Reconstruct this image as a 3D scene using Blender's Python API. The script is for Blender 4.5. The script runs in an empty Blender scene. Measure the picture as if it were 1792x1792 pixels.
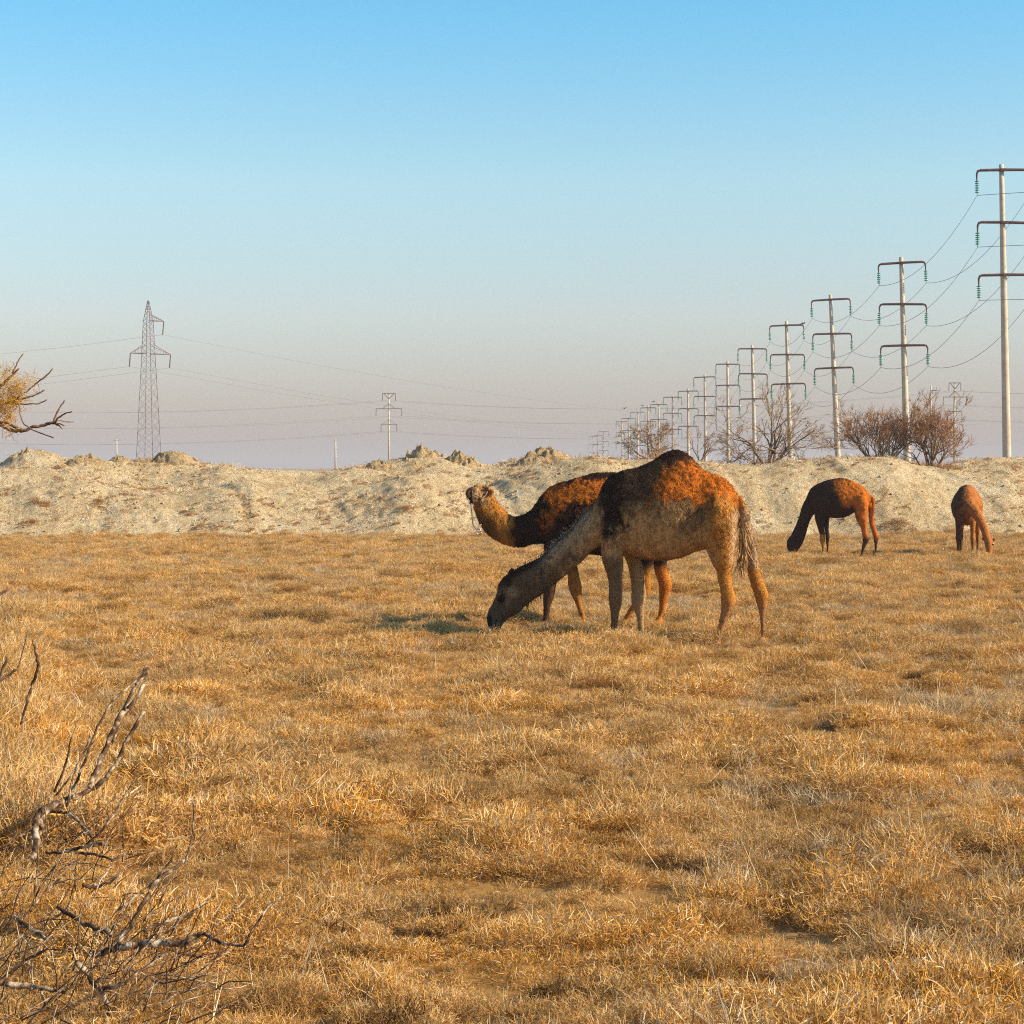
import bpy, math, random
import numpy as np
from mathutils import Vector, Matrix

# ------------------------------------------------------------------ camera, sky, sun, exposure
SC = bpy.context.scene
COL = SC.collection
F = 3484.0            # focal length in photograph pixels (photograph is 1792 x 1792)
H = 1.9               # eye height
V0 = 818.0            # horizon row
PITCH = math.atan((896.0 - V0) / F)

cam_d = bpy.data.cameras.new('camera')
cam_d.sensor_width = 36.0
cam_d.lens = 36.0 * F / 1792.0
cam_d.clip_start = 0.1
cam_d.clip_end = 20000.0
cam = bpy.data.objects.new('camera', cam_d)
COL.objects.link(cam)
cam.location = (0, 0, H)
cam.rotation_euler = (math.pi / 2 - PITCH, 0, 0)
SC.camera = cam

SUN_EL = math.radians(29)
SUN_AZ = math.radians(103)          # clockwise from +Y (view direction): from the right, slightly behind the camera
to_sun = Vector((math.cos(SUN_EL) * math.sin(SUN_AZ), math.cos(SUN_EL) * math.cos(SUN_AZ), math.sin(SUN_EL)))

world = bpy.data.worlds.new('World')
SC.world = world
world.use_nodes = True
wn = world.node_tree
wn.nodes.clear()
w_out = wn.nodes.new('ShaderNodeOutputWorld')
w_bg = wn.nodes.new('ShaderNodeBackground')
w_sky = wn.nodes.new('ShaderNodeTexSky')
w_sky.sky_type = 'NISHITA'
w_sky.sun_disc = False
w_sky.sun_elevation = SUN_EL
w_sky.sun_rotation = SUN_AZ
w_sky.altitude = 0
w_sky.air_density = 1.0
w_sky.dust_density = 0.6
w_sky.ozone_density = 2.0
# the haze of a dusty desert day, the same in every direction: tint by elevation only
w_tc = wn.nodes.new('ShaderNodeTexCoord')
w_sep = wn.nodes.new('ShaderNodeSeparateXYZ')
w_ramp = wn.nodes.new('ShaderNodeValToRGB')
w_mix = wn.nodes.new('ShaderNodeMix')
w_mix.data_type = 'RGBA'
w_mix.blend_type = 'MULTIPLY'
w_mix.inputs[0].default_value = 1.0
wn.links.new(w_tc.outputs['Generated'], w_sep.inputs[0])
wn.links.new(w_sep.outputs['Z'], w_ramp.inputs[0])
SKY_RAMP = [(0.0, (0.50, 0.42, 0.48)), (0.03, (0.655, 0.552, 0.60)), (0.075, (0.885, 0.80, 0.775)),
            (0.14, (0.93, 1.03, 0.94)), (0.22, (0.54, 1.055, 1.12)), (0.45, (0.42, 0.80, 1.0)), (1.0, (0.5, 0.8, 1.0))]
cr = w_ramp.color_ramp
while len(cr.elements) < len(SKY_RAMP):
    cr.elements.new(0.5)
for e, (p, c) in zip(cr.elements, SKY_RAMP):
    e.position = p
    e.color = (*c, 1)
wn.links.new(w_sky.outputs[0], w_mix.inputs[6])
wn.links.new(w_ramp.outputs[0], w_mix.inputs[7])
wn.links.new(w_mix.outputs[2], w_bg.inputs[0])
w_bg.inputs[1].default_value = 0.11
wn.links.new(w_bg.outputs[0], w_out.inputs[0])

sun_d = bpy.data.lights.new('sun', 'SUN')
sun_d.energy = 5.0
sun_d.angle = math.radians(0.55)
sun_d.color = (1.0, 0.84, 0.61)
sun = bpy.data.objects.new('sun', sun_d)
COL.objects.link(sun)
sun.rotation_euler = to_sun.to_track_quat('Z', 'Y').to_euler()

SC.view_settings.view_transform = 'Standard'
SC.view_settings.look = 'None'
SC.view_settings.exposure = 0.75
SC.view_settings.gamma = 1.0
SC.view_settings.use_curve_mapping = False
SC.cycles.max_bounces = 4
SC.cycles.diffuse_bounces = 2
SC.cycles.volume_bounces = 0
SC.cycles.transparent_max_bounces = 4
SC.cycles.use_denoising = False
SC.cycles.adaptive_threshold = 0.02
SC.cycles.filter_width = 1.1

# ------------------------------------------------------------------ helpers
def ray(u, v):
    a = (u - 896.0) / F
    b = (896.0 - v) / F
    dy = math.cos(PITCH) + b * math.sin(PITCH)
    dz = -math.sin(PITCH) + b * math.cos(PITCH)
    return a / dy, dz / dy

def at(u, v, Y):
    rx, rz = ray(u, v)
    return np.array([rx * Y, Y, H + rz * Y])

def ground_y(v, z=0.0):
    return (H - z) / (-ray(896, v)[1])

def project(P):
    P = np.asarray(P, float)
    y = P[..., 1]
    z = P[..., 2] - H
    dep = y * math.cos(PITCH) - z * math.sin(PITCH)
    up = y * math.sin(PITCH) + z * math.cos(PITCH)
    return 896 + F * P[..., 0] / dep, 896 - F * up / dep

def _hash(*ints):
    h = np.zeros_like(np.asarray(ints[0], dtype=np.int64), dtype=np.uint64)
    for k, i in zip((374761393, 668265263, 2147483647, 1274126177), ints):
        h = h + (np.asarray(i).astype(np.int64).astype(np.uint64) * np.uint64(k))
    h ^= h >> np.uint64(13)
    h = (h * np.uint64(1274126177)) & np.uint64(0xFFFFFFFF)
    h ^= h >> np.uint64(16)
    h = (h * np.uint64(2246822519)) & np.uint64(0xFFFFFFFF)
    h ^= h >> np.uint64(15)
    return h.astype(np.float64) / 4294967295.0

def vn2(x, y, seed=0):
    x = np.asarray(x, float); y = np.asarray(y, float)
    xi = np.floor(x).astype(np.int64); yi = np.floor(y).astype(np.int64)
    xf = x - xi; yf = y - yi
    sx = xf * xf * (3 - 2 * xf); sy = yf * yf * (3 - 2 * yf)
    s = np.full_like(xi, seed)
    a = _hash(xi, yi, s); b = _hash(xi + 1, yi, s)
    c = _hash(xi, yi + 1, s); d = _hash(xi + 1, yi + 1, s)
    return (a * (1 - sx) + b * sx) * (1 - sy) + (c * (1 - sx) + d * sx) * sy

def fbm2(x, y, seed=0, oct=4, gain=0.5):
    r = 0.0; amp = 1.0; tot = 0.0
    x = np.asarray(x, float); y = np.asarray(y, float)
    for o in range(oct):
        r = r + amp * vn2(x, y, seed + o * 17)
        tot += amp
        amp *= gain
        x, y = (x * 1.62 - y * 1.21) + 13.7, (x * 1.21 + y * 1.62) - 7.3
    return r / tot

def vn3(p, seed=0):
    i = np.floor(p).astype(np.int64); f = p - i
    s = f * f * (3 - 2 * f)
    r = 0
    sd = np.full_like(i[..., 0], seed)
    for dx in (0, 1):
        wx = s[..., 0] if dx else 1 - s[..., 0]
        for dy in (0, 1):
            wy = s[..., 1] if dy else 1 - s[..., 1]
            for dz in (0, 1):
                wz = s[..., 2] if dz else 1 - s[..., 2]
                r = r + wx * wy * wz * _hash(i[..., 0] + dx, i[..., 1] + dy, i[..., 2] + dz, sd)
    return r

def fbm3(p, seed=0, oct=3):
    r = 0.0; amp = 1.0; tot = 0.0
    for o in range(oct):
        r = r + amp * vn3(p * (2.07 ** o) + o * 5.3, seed + o * 31)
        tot += amp; amp *= 0.5
    return r / tot

def sstep(a, b, x):
    t = np.clip((np.asarray(x, float) - a) / (b - a), 0, 1)
    return t * t * (3 - 2 * t)

def mesh_np(name, V, Fc, smooth=False):
    V = np.asarray(V, np.float32); Fc = np.asarray(Fc, np.int32)
    m = bpy.data.meshes.new(name)
    n = Fc.shape[1]
    m.vertices.add(len(V)); m.vertices.foreach_set('co', V.ravel())
    m.loops.add(Fc.size); m.loops.foreach_set('vertex_index', Fc.ravel())
    m.polygons.add(len(Fc))
    m.polygons.foreach_set('loop_start', np.arange(0, Fc.size, n, dtype=np.int32))
    m.polygons.foreach_set('loop_total', np.full(len(Fc), n, np.int32))
    if smooth:
        m.polygons.foreach_set('use_smooth', np.ones(len(Fc), bool))
    m.update(calc_edges=True)
    m.validate()
    return m

class MB:
    """collects shapes; build() links them as one mesh object"""
    def __init__(self):
        self.v = []; self.f = []
    def add(self, V, Fs):
        o = len(self.v)
        self.v.extend([tuple(map(float, p)) for p in V])
        self.f.extend([tuple(int(i) + o for i in f) for f in Fs])
    def box(self, c, s, rot=None):
        c = np.asarray(c, float); s = np.asarray(s, float) / 2
        P = np.array([[x, y, z] for x in (-1, 1) for y in (-1, 1) for z in (-1, 1)], float) * s
        if rot is not None:
            P = P @ np.asarray(rot).T
        self.add(P + c, [(0, 1, 3, 2), (4, 6, 7, 5), (0, 4, 5, 1), (2, 3, 7, 6), (0, 2, 6, 4), (1, 5, 7, 3)])
    def beam(self, a, b, w, d=None):
        tube(self, [a, b], [w / 2, (d or w) / 2], 4)
    def mesh(self, name, smooth=False):
        m = bpy.data.meshes.new(name)
        m.from_pydata(self.v, [], self.f)
        if smooth:
            m.polygons.foreach_set('use_smooth', np.ones(len(m.polygons), bool))
        m.update()
        return m
    def build(self, name, mat, parent=None, smooth=False):
        return obj(name, self.mesh(name, smooth), mat, parent)

def tube(mb, pts, radii, sides=6, cap=True):
    pts = [np.asarray(p, float) for p in pts]
    n = len(pts)
    T = []
    for i in range(n):
        t = pts[min(i + 1, n - 1)] - pts[max(i - 1, 0)]
        T.append(t / (np.linalg.norm(t) + 1e-9))
    a = np.array([0, 0, 1.0]) if abs(T[0][2]) < 0.9 else np.array([1.0, 0, 0])
    N = np.cross(T[0], a); N /= np.linalg.norm(N)
    V = []; Fs = []
    for i in range(n):
        N = N - T[i] * np.dot(N, T[i]); N /= (np.linalg.norm(N) + 1e-9)
        B = np.cross(T[i], N)
        for k in range(sides):
            an = 2 * math.pi * k / sides
            V.append(pts[i] + radii[i] * (math.cos(an) * N + math.sin(an) * B))
    for i in range(n - 1):
        for k in range(sides):
            k2 = (k + 1) % sides
            Fs.append((i * sides + k, i * sides + k2, (i + 1) * sides + k2, (i + 1) * sides + k))
    if cap:
        Fs.append(tuple(range(sides))[::-1]); Fs.append(tuple((n - 1) * sides + k for k in range(sides)))
    mb.add(V, Fs)

def obj(name, mesh, mat=None, parent=None):
    o = bpy.data.objects.new(name, mesh)
    COL.objects.link(o)
    if mat is not None:
        mesh.materials.clear(); mesh.materials.append(mat)
    if parent is not None:
        o.parent = parent
    return o

def tag(o, label=None, cat=None, group=None, kind=None):
    if label: o['label'] = label
    if cat: o['category'] = cat
    if group: o['group'] = group
    if kind: o['kind'] = kind
    return o

def thing(name, loc, label, cat, group=None, rz=0.0):
    e = bpy.data.objects.new(name, None)
    e.empty_display_size = 0.3
    COL.objects.link(e)
    e.location = loc
    e.rotation_euler = (0, 0, rz)
    return tag(e, label, cat, group)

# ------------------------------------------------------------------ materials
MATS = {}
def new_mat(name):
    m = bpy.data.materials.new(name); m.use_nodes = True
    nt = m.node_tree; nt.nodes.clear()
    out = nt.nodes.new('ShaderNodeOutputMaterial')
    MATS[name] = m
    return m, nt, out

def ramp(nt, fac, stops):
    r = nt.nodes.new('ShaderNodeValToRGB')
    while len(r.color_ramp.elements) < len(stops):
        r.color_ramp.elements.new(0.5)
    for e, (p, c) in zip(r.color_ramp.elements, stops):
        e.position = p; e.color = (*c, 1)
    nt.links.new(fac, r.inputs[0])
    return r.outputs[0]

def noise(nt, scale, detail=4, rough=0.55, vec=None, dist=0.0):
    n = nt.nodes.new('ShaderNodeTexNoise')
    n.inputs['Scale'].default_value = scale
    n.inputs['Detail'].default_value = detail
    n.inputs['Roughness'].default_value = rough
    n.inputs['Distortion'].default_value = dist
    if vec is not None: nt.links.new(vec, n.inputs['Vector'])
    return n.outputs['Fac']

def mixc(nt, fac, a, b, mode='MIX'):
    m = nt.nodes.new('ShaderNodeMix'); m.data_type = 'RGBA'; m.blend_type = mode
    for sock, val in ((0, fac), (6, a), (7, b)):
        if isinstance(val, (int, float)): m.inputs[sock].default_value = val
        elif isinstance(val, tuple): m.inputs[sock].default_value = (*val, 1)
        else: nt.links.new(val, m.inputs[sock])
    return m.outputs[2]

def math_node(nt, op, a, b=None):
    m = nt.nodes.new('ShaderNodeMath'); m.operation = op
    for i, val in enumerate((a, b)):
        if val is None: continue
        if isinstance(val, (int, float)): m.inputs[i].default_value = val
        else: nt.links.new(val, m.inputs[i])
    return m.outputs[0]

def geo_pos(nt):
    return nt.nodes.new('ShaderNodeNewGeometry').outputs['Position']

def princ(nt, out, color, rough=0.9, spec=0.2, bump=None, metallic=0.0):
    b = nt.nodes.new('ShaderNodeBsdfPrincipled')
    if isinstance(color, tuple): b.inputs['Base Color'].default_value = (*color, 1)
    else: nt.links.new(color, b.inputs['Base Color'])
    if isinstance(rough, (int, float)): b.inputs['Roughness'].default_value = rough
    else: nt.links.new(rough, b.inputs['Roughness'])
    b.inputs['Specular IOR Level'].default_value = spec
    b.inputs['Metallic'].default_value = metallic
    if bump is not None:
        bp = nt.nodes.new('ShaderNodeBump')
        bp.inputs['Strength'].default_value = bump[1]
        bp.inputs['Distance'].default_value = bump[2]
        nt.links.new(bump[0], bp.inputs['Height'])
        nt.links.new(bp.outputs[0], b.inputs['Normal'])
    nt.links.new(b.outputs[0], out.inputs[0])
    return b

def simple_mat(name, stops, scale, rough=0.85, spec=0.2, bump=None, metallic=0.0, detail=5):
    m, nt, out = new_mat(name)
    n = noise(nt, scale, detail, 0.6, geo_pos(nt))
    princ(nt, out, ramp(nt, n, stops), rough, spec, (noise(nt, bump[0], 4, 0.6, geo_pos(nt)), bump[1], bump[2]) if bump else None, metallic)
    return m

def strand_mat(name, stops, patch=None, patch2=None, patch_scale=0.5, transl=0.25, rand_amt=0.35, vec_from_attr=False):
    """thin dry stalks: colour by instance, by place, a little light through them"""
    m, nt, out = new_mat(name)
    pos = geo_pos(nt)
    att = nt.nodes.new('ShaderNodeAttribute'); att.attribute_name = 'shade'
    c = ramp(nt, att.outputs['Fac'], stops)
    if patch:
        pn = noise(nt, patch_scale, 4, 0.6, pos)
        pf = ramp(nt, pn, [(0.38, (0, 0, 0)), (0.62, (1, 1, 1))])
        c = mixc(nt, pf, c, mixc(nt, 0.62, c, patch))
    if patch2:
        pn2 = noise(nt, 1.4, 4, 0.65, pos)
        pf2 = ramp(nt, pn2, [(0.47, (0, 0, 0)), (0.66, (1, 1, 1))])
        c = mixc(nt, pf2, c, mixc(nt, 0.6, c, patch2))
    oi = nt.nodes.new('ShaderNodeObjectInfo')
    val = math_node(nt, 'ADD', math_node(nt, 'MULTIPLY', oi.outputs['Random'], rand_amt), 1.0 - rand_amt / 2)
    hs = nt.nodes.new('ShaderNodeHueSaturation')
    nt.links.new(c, hs.inputs['Color']); nt.links.new(val, hs.inputs['Value'])
    d = nt.nodes.new('ShaderNodeBsdfDiffuse'); nt.links.new(hs.outputs[0], d.inputs['Color'])
    t = nt.nodes.new('ShaderNodeBsdfTranslucent'); nt.links.new(hs.outputs[0], t.inputs['Color'])
    ms = nt.nodes.new('ShaderNodeMixShader'); ms.inputs[0].default_value = transl
    nt.links.new(d.outputs[0], ms.inputs[1]); nt.links.new(t.outputs[0], ms.inputs[2])
    nt.links.new(ms.outputs[0], out.inputs[0])
    return m

# field soil
def make_ground_mat():
    m, nt, out = new_mat('soil')
    pos = geo_pos(nt)
    n1 = noise(nt, 0.35, 5, 0.6, pos); n2 = noise(nt, 7.0, 5, 0.65, pos)
    c = ramp(nt, n1, [(0.3, (0.30, 0.16, 0.045)), (0.5, (0.38, 0.21, 0.065)), (0.7, (0.46, 0.30, 0.13))])
    c2 = ramp(nt, n2, [(0.3, (0.55, 0.5, 0.45)), (0.7, (1, 1, 1))])
    princ(nt, out, mixc(nt, 1.0, c, c2, 'MULTIPLY'), 0.95, 0.1, (n2, 0.6, 0.04))
    return m
# crumbly pale loess of the bank
def make_bank_mat(name='pale_earth', warm=0.0):
    m, nt, out = new_mat(name)
    pos = geo_pos(nt)
    mp = nt.nodes.new('ShaderNodeMapping'); mp.inputs['Scale'].default_value = (1, 1, 1.6)
    mp.inputs['Rotation'].default_value = (0, math.radians(35), 0)
    nt.links.new(pos, mp.inputs[0])
    big = noise(nt, 0.55, 4, 0.6, pos)
    mid = noise(nt, 2.6, 5, 0.62, mp.outputs[0], 0.8)
    fine = noise(nt, 13.0, 5, 0.7, mp.outputs[0], 1.2)
    c = ramp(nt, big, [(0.32, (0.64 - warm * .17, 0.455 - warm * .14, 0.225 - warm * .07)), (0.5, (0.76 - warm * .17, 0.575 - warm * .16, 0.32 - warm * .11)), (0.68, (0.82 - warm * .12, 0.66 - warm * .13, 0.41 - warm * .11))])
    c = mixc(nt, ramp(nt, mid, [(0.48, (0, 0, 0)), (0.66, (1, 1, 1))]), c, (0.60, 0.40, 0.19))
    c = mixc(nt, ramp(nt, fine, [(0.34, (1, 1, 1)), (0.48, (0, 0, 0))]), c, (0.42, 0.28, 0.14))
    c = mixc(nt, ramp(nt, fine, [(0.56, (0, 0, 0)), (0.70, (1, 1, 1))]), c, (0.86, 0.74, 0.54))
    hgt = math_node(nt, 'ADD', fine, math_node(nt, 'MULTIPLY', mid, 1.5))
    princ(nt, out, c, 0.95, 0.1, (hgt, 1.0, 0.13))
    return m

M_soil = make_ground_mat()
M_bank = make_bank_mat()
M_heap = make_bank_mat('heap_earth', 1.0)
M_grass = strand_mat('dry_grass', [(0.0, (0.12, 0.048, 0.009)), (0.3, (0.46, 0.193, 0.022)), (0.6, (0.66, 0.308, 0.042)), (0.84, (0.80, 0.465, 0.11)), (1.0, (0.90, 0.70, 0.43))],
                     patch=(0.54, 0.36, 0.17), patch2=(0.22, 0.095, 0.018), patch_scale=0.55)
M_grey = strand_mat('grey_stalks', [(0.0, (0.24, 0.15, 0.07)), (0.5, (0.52, 0.37, 0.20)), (1.0, (0.74, 0.58, 0.38))])
M_dark = strand_mat('dark_scrub', [(0.0, (0.06, 0.03, 0.012)), (0.6, (0.17, 0.09, 0.032)), (1.0, (0.38, 0.23, 0.09))])
M_straw = strand_mat('pale_straw', [(0.0, (0.50, 0.36, 0.20)), (1.0, (0.80, 0.68, 0.50))], transl=0.15)
M_rust = strand_mat('rust_scrub', [(0.0, (0.22, 0.10, 0.03)), (0.6, (0.42, 0.21, 0.07)), (1.0, (0.60, 0.38, 0.18))])
M_yellow = strand_mat('yellow_foliage', [(0.0, (0.50, 0.24, 0.02)), (0.6, (0.80, 0.45, 0.05)), (1.0, (0.92, 0.68, 0.22))], transl=0.4)
M_deadwood = simple_mat('dead_wood', [(0.38, (0.035, 0.018, 0.009)), (0.50, (0.13, 0.07, 0.035)), (0.64, (0.58, 0.45, 0.31))], 16.0, 0.85, 0.25, (60, 1.0, 0.008))
M_bark = simple_mat('brown_bark', [(0.35, (0.10, 0.055, 0.03)), (0.65, (0.30, 0.19, 0.11))], 14.0, 0.9, 0.2, (70, 0.4, 0.005))
M_twig = simple_mat('rusty_twigs', [(0.35, (0.24, 0.11, 0.045)), (0.65, (0.46, 0.26, 0.13))], 5.0, 0.9, 0.2)
M_twig2 = simple_mat('grey_twigs', [(0.35, (0.20, 0.12, 0.06)), (0.65, (0.44, 0.30, 0.17))], 5.0, 0.9, 0.2)
M_conc = simple_mat('weathered_concrete', [(0.3, (0.44, 0.36, 0.25)), (0.55, (0.57, 0.48, 0.35)), (0.75, (0.64, 0.55, 0.42))], 1.6, 0.9, 0.25, (12, 0.4, 0.02))
M_arm = simple_mat('rusted_steel', [(0.3, (0.045, 0.018, 0.013)), (0.7, (0.11, 0.04, 0.028))], 3.0, 0.75, 0.3)
M_steel = simple_mat('tower_steel', [(0.3, (0.16, 0.10, 0.09)), (0.7, (0.30, 0.22, 0.20))], 0.9, 0.6, 0.4, None, 0.3)
M_wire = simple_mat('aluminium_wire', [(0.3, (0.13, 0.13, 0.13)), (0.7, (0.20, 0.20, 0.20))], 0.5, 0.6, 0.4)
M_rope = simple_mat('worn_rope', [(0.3, (0.10, 0.07, 0.05)), (0.7, (0.30, 0.22, 0.15))], 40.0, 0.9, 0.2)
M_cord = simple_mat('dark_cord', [(0.3, (0.03, 0.03, 0.03)), (0.7, (0.09, 0.09, 0.085))], 40.0, 0.8, 0.2)
M_metal = simple_mat('dull_ring', [(0.3, (0.25, 0.25, 0.25)), (0.7, (0.5, 0.5, 0.5))], 30.0, 0.4, 0.5, None, 0.8)
M_bird = simple_mat('black_feathers', [(0.3, (0.015, 0.015, 0.018)), (0.7, (0.04, 0.04, 0.045))], 20.0, 0.7, 0.3)
m, nt, out = new_mat('green_glass')
b = princ(nt, out, ramp(nt, noise(nt, 6, 2, 0.5, geo_pos(nt)), [(0.3, (0.004, 0.20, 0.13)), (0.7, (0.01, 0.34, 0.22))]), 0.15, 0.6)
b.inputs['Transmission Weight'].default_value = 0.05
M_glass = m
m, nt, out = new_mat('dark_eye')
princ(nt, out, ramp(nt, noise(nt, 30, 2, 0.5, geo_pos(nt)), [(0.3, (0.008, 0.005, 0.004)), (0.7, (0.02, 0.012, 0.008))]), 0.1, 0.6)
M_eye = m
def coat_mat(name, fur):
    m, nt, out = new_mat(name)
    a = nt.nodes.new('ShaderNodeAttribute'); a.attribute_name = 'coat'
    pos = geo_pos(nt)
    n = noise(nt, 55 if not fur else 90, 3, 0.7, pos)
    v = ramp(nt, n, [(0.35, (0.55, 0.52, 0.5)), (0.65, (1.15, 1.1, 1.05))])
    c = mixc(nt, 1.0, a.outputs['Color'], v, 'MULTIPLY')
    bs = princ(nt, out, c, 0.85, 0.12, None if fur else (n, 0.5, 0.012))
    return m
M_coat = coat_mat('camel_hide', False)
M_fur = coat_mat('camel_hair', True)

# ------------------------------------------------------------------ the ground
FOOT_Y = 54.6                      # where the earth bank starts to rise
def field_z(x, y):
    z = (fbm2(x * 0.55, y * 0.55, 3, 3) - 0.5) * 0.12 + (fbm2(x * 2.1, y * 2.1, 9, 2) - 0.5) * 0.07
    return z * sstep(300, 90, np.hypot(x, y)) - 0.01

def axis(lo, hi, step, far):
    a = np.arange(lo, hi + 1e-6, step)
    g = []
    d = step
    p = hi
    while p < far:
        d *= 1.35; p += d; g.append(min(p, far))
    h = []
    d = step; p = lo
    while p > -far:
        d *= 1.35; p -= d; h.append(max(p, -far))
    return np.concatenate([np.array(h[::-1]), a, np.array(g)])

FAR = 8000.0
gx = axis(-22, 22, 0.3, FAR); gy = axis(-2, 58, 0.3, FAR)
GX, GY = np.meshgrid(gx, gy)
GZ = field_z(GX, GY)
GZ = np.where(GY > 75, -0.05, GZ)
nx, ny = len(gx), len(gy)
idx = np.arange(nx * ny).reshape(ny, nx)
quads = np.stack([idx[:-1, :-1], idx[:-1, 1:], idx[1:, 1:], idx[1:, :-1]], -1).reshape(-1, 4)
ground = obj('ground', mesh_np('ground', np.stack([GX, GY, GZ], -1).reshape(-1, 3), quads, True), M_soil)
tag(ground, 'flat dry brown plain under the grass reaching to the hazy horizon', kind='structure')

# ------------------------------------------------------------------ the pale earth bank behind the field
VF = [(-900, 850), (-200, 856), (0, 852), (60, 843), (150, 840), (250, 856), (330, 857), (400, 845), (440, 839), (490, 848), (530, 852), (580, 853),
      (650, 845), (690, 834), (720, 831), (750, 835), (780, 845), (820, 858), (870, 842), (930, 820), (1000, 802), (1050, 799), (1120, 803),
      (1250, 808), (1300, 814), (1350, 810), (1400, 803), (1480, 798), (1560, 799), (1600, 811), (1650, 821), (1700, 825), (1760, 822),
      (1800, 834), (1900, 836), (2100, 820), (2700, 830)]
VM = [(-900, 830), (-200, 826), (0, 822), (70, 818), (150, 817), (200, 829), (245, 841), (300, 838), (350, 825), (385, 812), (420, 818), (460, 826), (520, 840),
      (560, 836), (600, 822), (620, 817), (660, 824), (700, 833), (760, 824), (830, 824), (900, 818), (1000, 806), (1100, 806), (1250, 812), (1310, 817), (1400, 810),
      (1560, 806), (1650, 822), (1700, 820), (1740, 812), (1800, 812), (2100, 815), (2700, 830)]
VB = [(-900, 812), (-200, 815), (0, 812), (25, 794), (45, 787), (80, 789), (120, 801), (180, 806), (250, 806), (290, 799), (330, 801), (360, 811), (400, 816), (440, 822),
      (500, 823), (560, 825), (600, 822), (640, 813), (690, 804), (730, 798), (780, 800), (830, 808), (860, 815), (900, 806), (940, 796), (980, 796), (1010, 801),
      (1100, 806), (1300, 816), (1400, 810), (1560, 806), (1650, 817), (1690, 805), (1740, 801), (1800, 803), (2000, 808), (2700, 815)]
def prof(tab, u):
    return np.interp(u, [p[0] for p in tab], [p[1] for p in tab])
YF, YM, YB = 59.2, 63.0, 67.0
RZ = lambda v: np.array([ray(896, x)[1] for x in np.ravel(v)]).reshape(np.shape(v))
_vs = np.linspace(700, 1000, 601)
_rz = RZ(_vs)
def crest_z(tab, u, Y):
    return H + np.interp(prof(tab, u), _vs, _rz) * Y
def bank_z(x, y, detail=True):
    x = np.asarray(x, float); y = np.asarray(y, float)
    wob = (fbm2(x * 0.35, y * 0.1, 41, 3) - 0.5) * 1.2
    yy = y - wob * sstep(YB + 6, YB - 2, y) * sstep(53.0, 55.5, y)
    u = 896 + F * x / y
    zf = crest_z(VF, u, YF); zm = crest_z(VM, u, YM); zb = crest_z(VB, u, YB)
    d1 = np.minimum(zf, zm) - 0.18; d2 = np.minimum(zm, zb) - 0.12
    foot = FOOT_Y + (fbm2(x * 0.5, 0 * x, 71, 3) - 0.5) * 1.0
    nodes = [foot - 0.8, foot, foot + 0.45 * (YF - foot), YF, YF + 1.9, YM, YM + 2.0, YB, YB + 3.0, YB + 9.0]
    vals = [-0.12 + 0 * zf, 0.0 * zf, zf * 0.62, zf, d1, zm, d2, zb, zb * 0.75, -0.15 + 0 * zf]
    z = np.full_like(yy, -0.15)
    for k in range(len(nodes) - 1):
        a = nodes[k]; bb = nodes[k + 1]
        t = np.clip((yy - a) / (bb - a), 0, 1)
        if k == 1: s = t                                # straight lower slope
        elif k == 2: s = np.sin(t * math.pi / 2)
        else: s = t * t * (3 - 2 * t)
        inside = (yy >= a) & (yy <= bb)
        z = np.where(inside, vals[k] * (1 - s) + vals[k + 1] * s, z)
    if detail:
        m = sstep(foot - 0.3, foot + 1.0, yy) * sstep(YB + 8, YB + 3, yy)
        n1 = fbm2(x * 0.9 + y * 0.3, y * 0.9, 5, 4) - 0.5
        n2 = 1 - np.abs(2 * fbm2(x * 1.6 + y * 0.6, y * 1.1 - x * 0.5, 23, 3) - 1)
        n3 = fbm2(x * 5.2 + y * 2.0, y * 4.0, 11, 3) - 0.5
        n4 = fbm2(x * 11.0 + y * 5.0, y * 8.0 - x * 3.0, 19, 2) - 0.5
        fold = np.abs(2 * fbm2(x * 0.75 + y * 0.22 + 3.0, y * 0.16, 47, 3) - 1)
        slope = sstep(foot, foot + 1.5, yy) * sstep(YF + 1.0, YF - 0.6, yy)
        z = z + m * (0.10 * n1 - 0.03 * (n2 - 0.7) + 0.07 * n3 + 0.05 * n4) - slope * 0.26 * np.clip(0.32 - fold, 0, 1)
    return z

bx = np.arange(-26, 26.01, 0.075); by = np.concatenate([np.arange(53.2, 69.0, 0.075), np.arange(69.0, 77.0, 0.3)])
BX, BY = np.meshgrid(bx, by)
BX = BX * (BY / 60.0) ** 0.6
BZ = bank_z(BX, BY)
nx, ny = len(bx), len(by)
idx = np.arange(nx * ny).reshape(ny, nx)
quads = np.stack([idx[:-1, :-1], idx[:-1, 1:], idx[1:, 1:], idx[1:, :-1]], -1).reshape(-1, 4)
bank = obj('earth_bank', mesh_np('earth_bank', np.stack([BX, BY, BZ], -1).reshape(-1, 3), quads, True), M_bank)
tag(bank, 'long pale crumbly earth bank with uneven crest behind the field', kind='structure')

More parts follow.
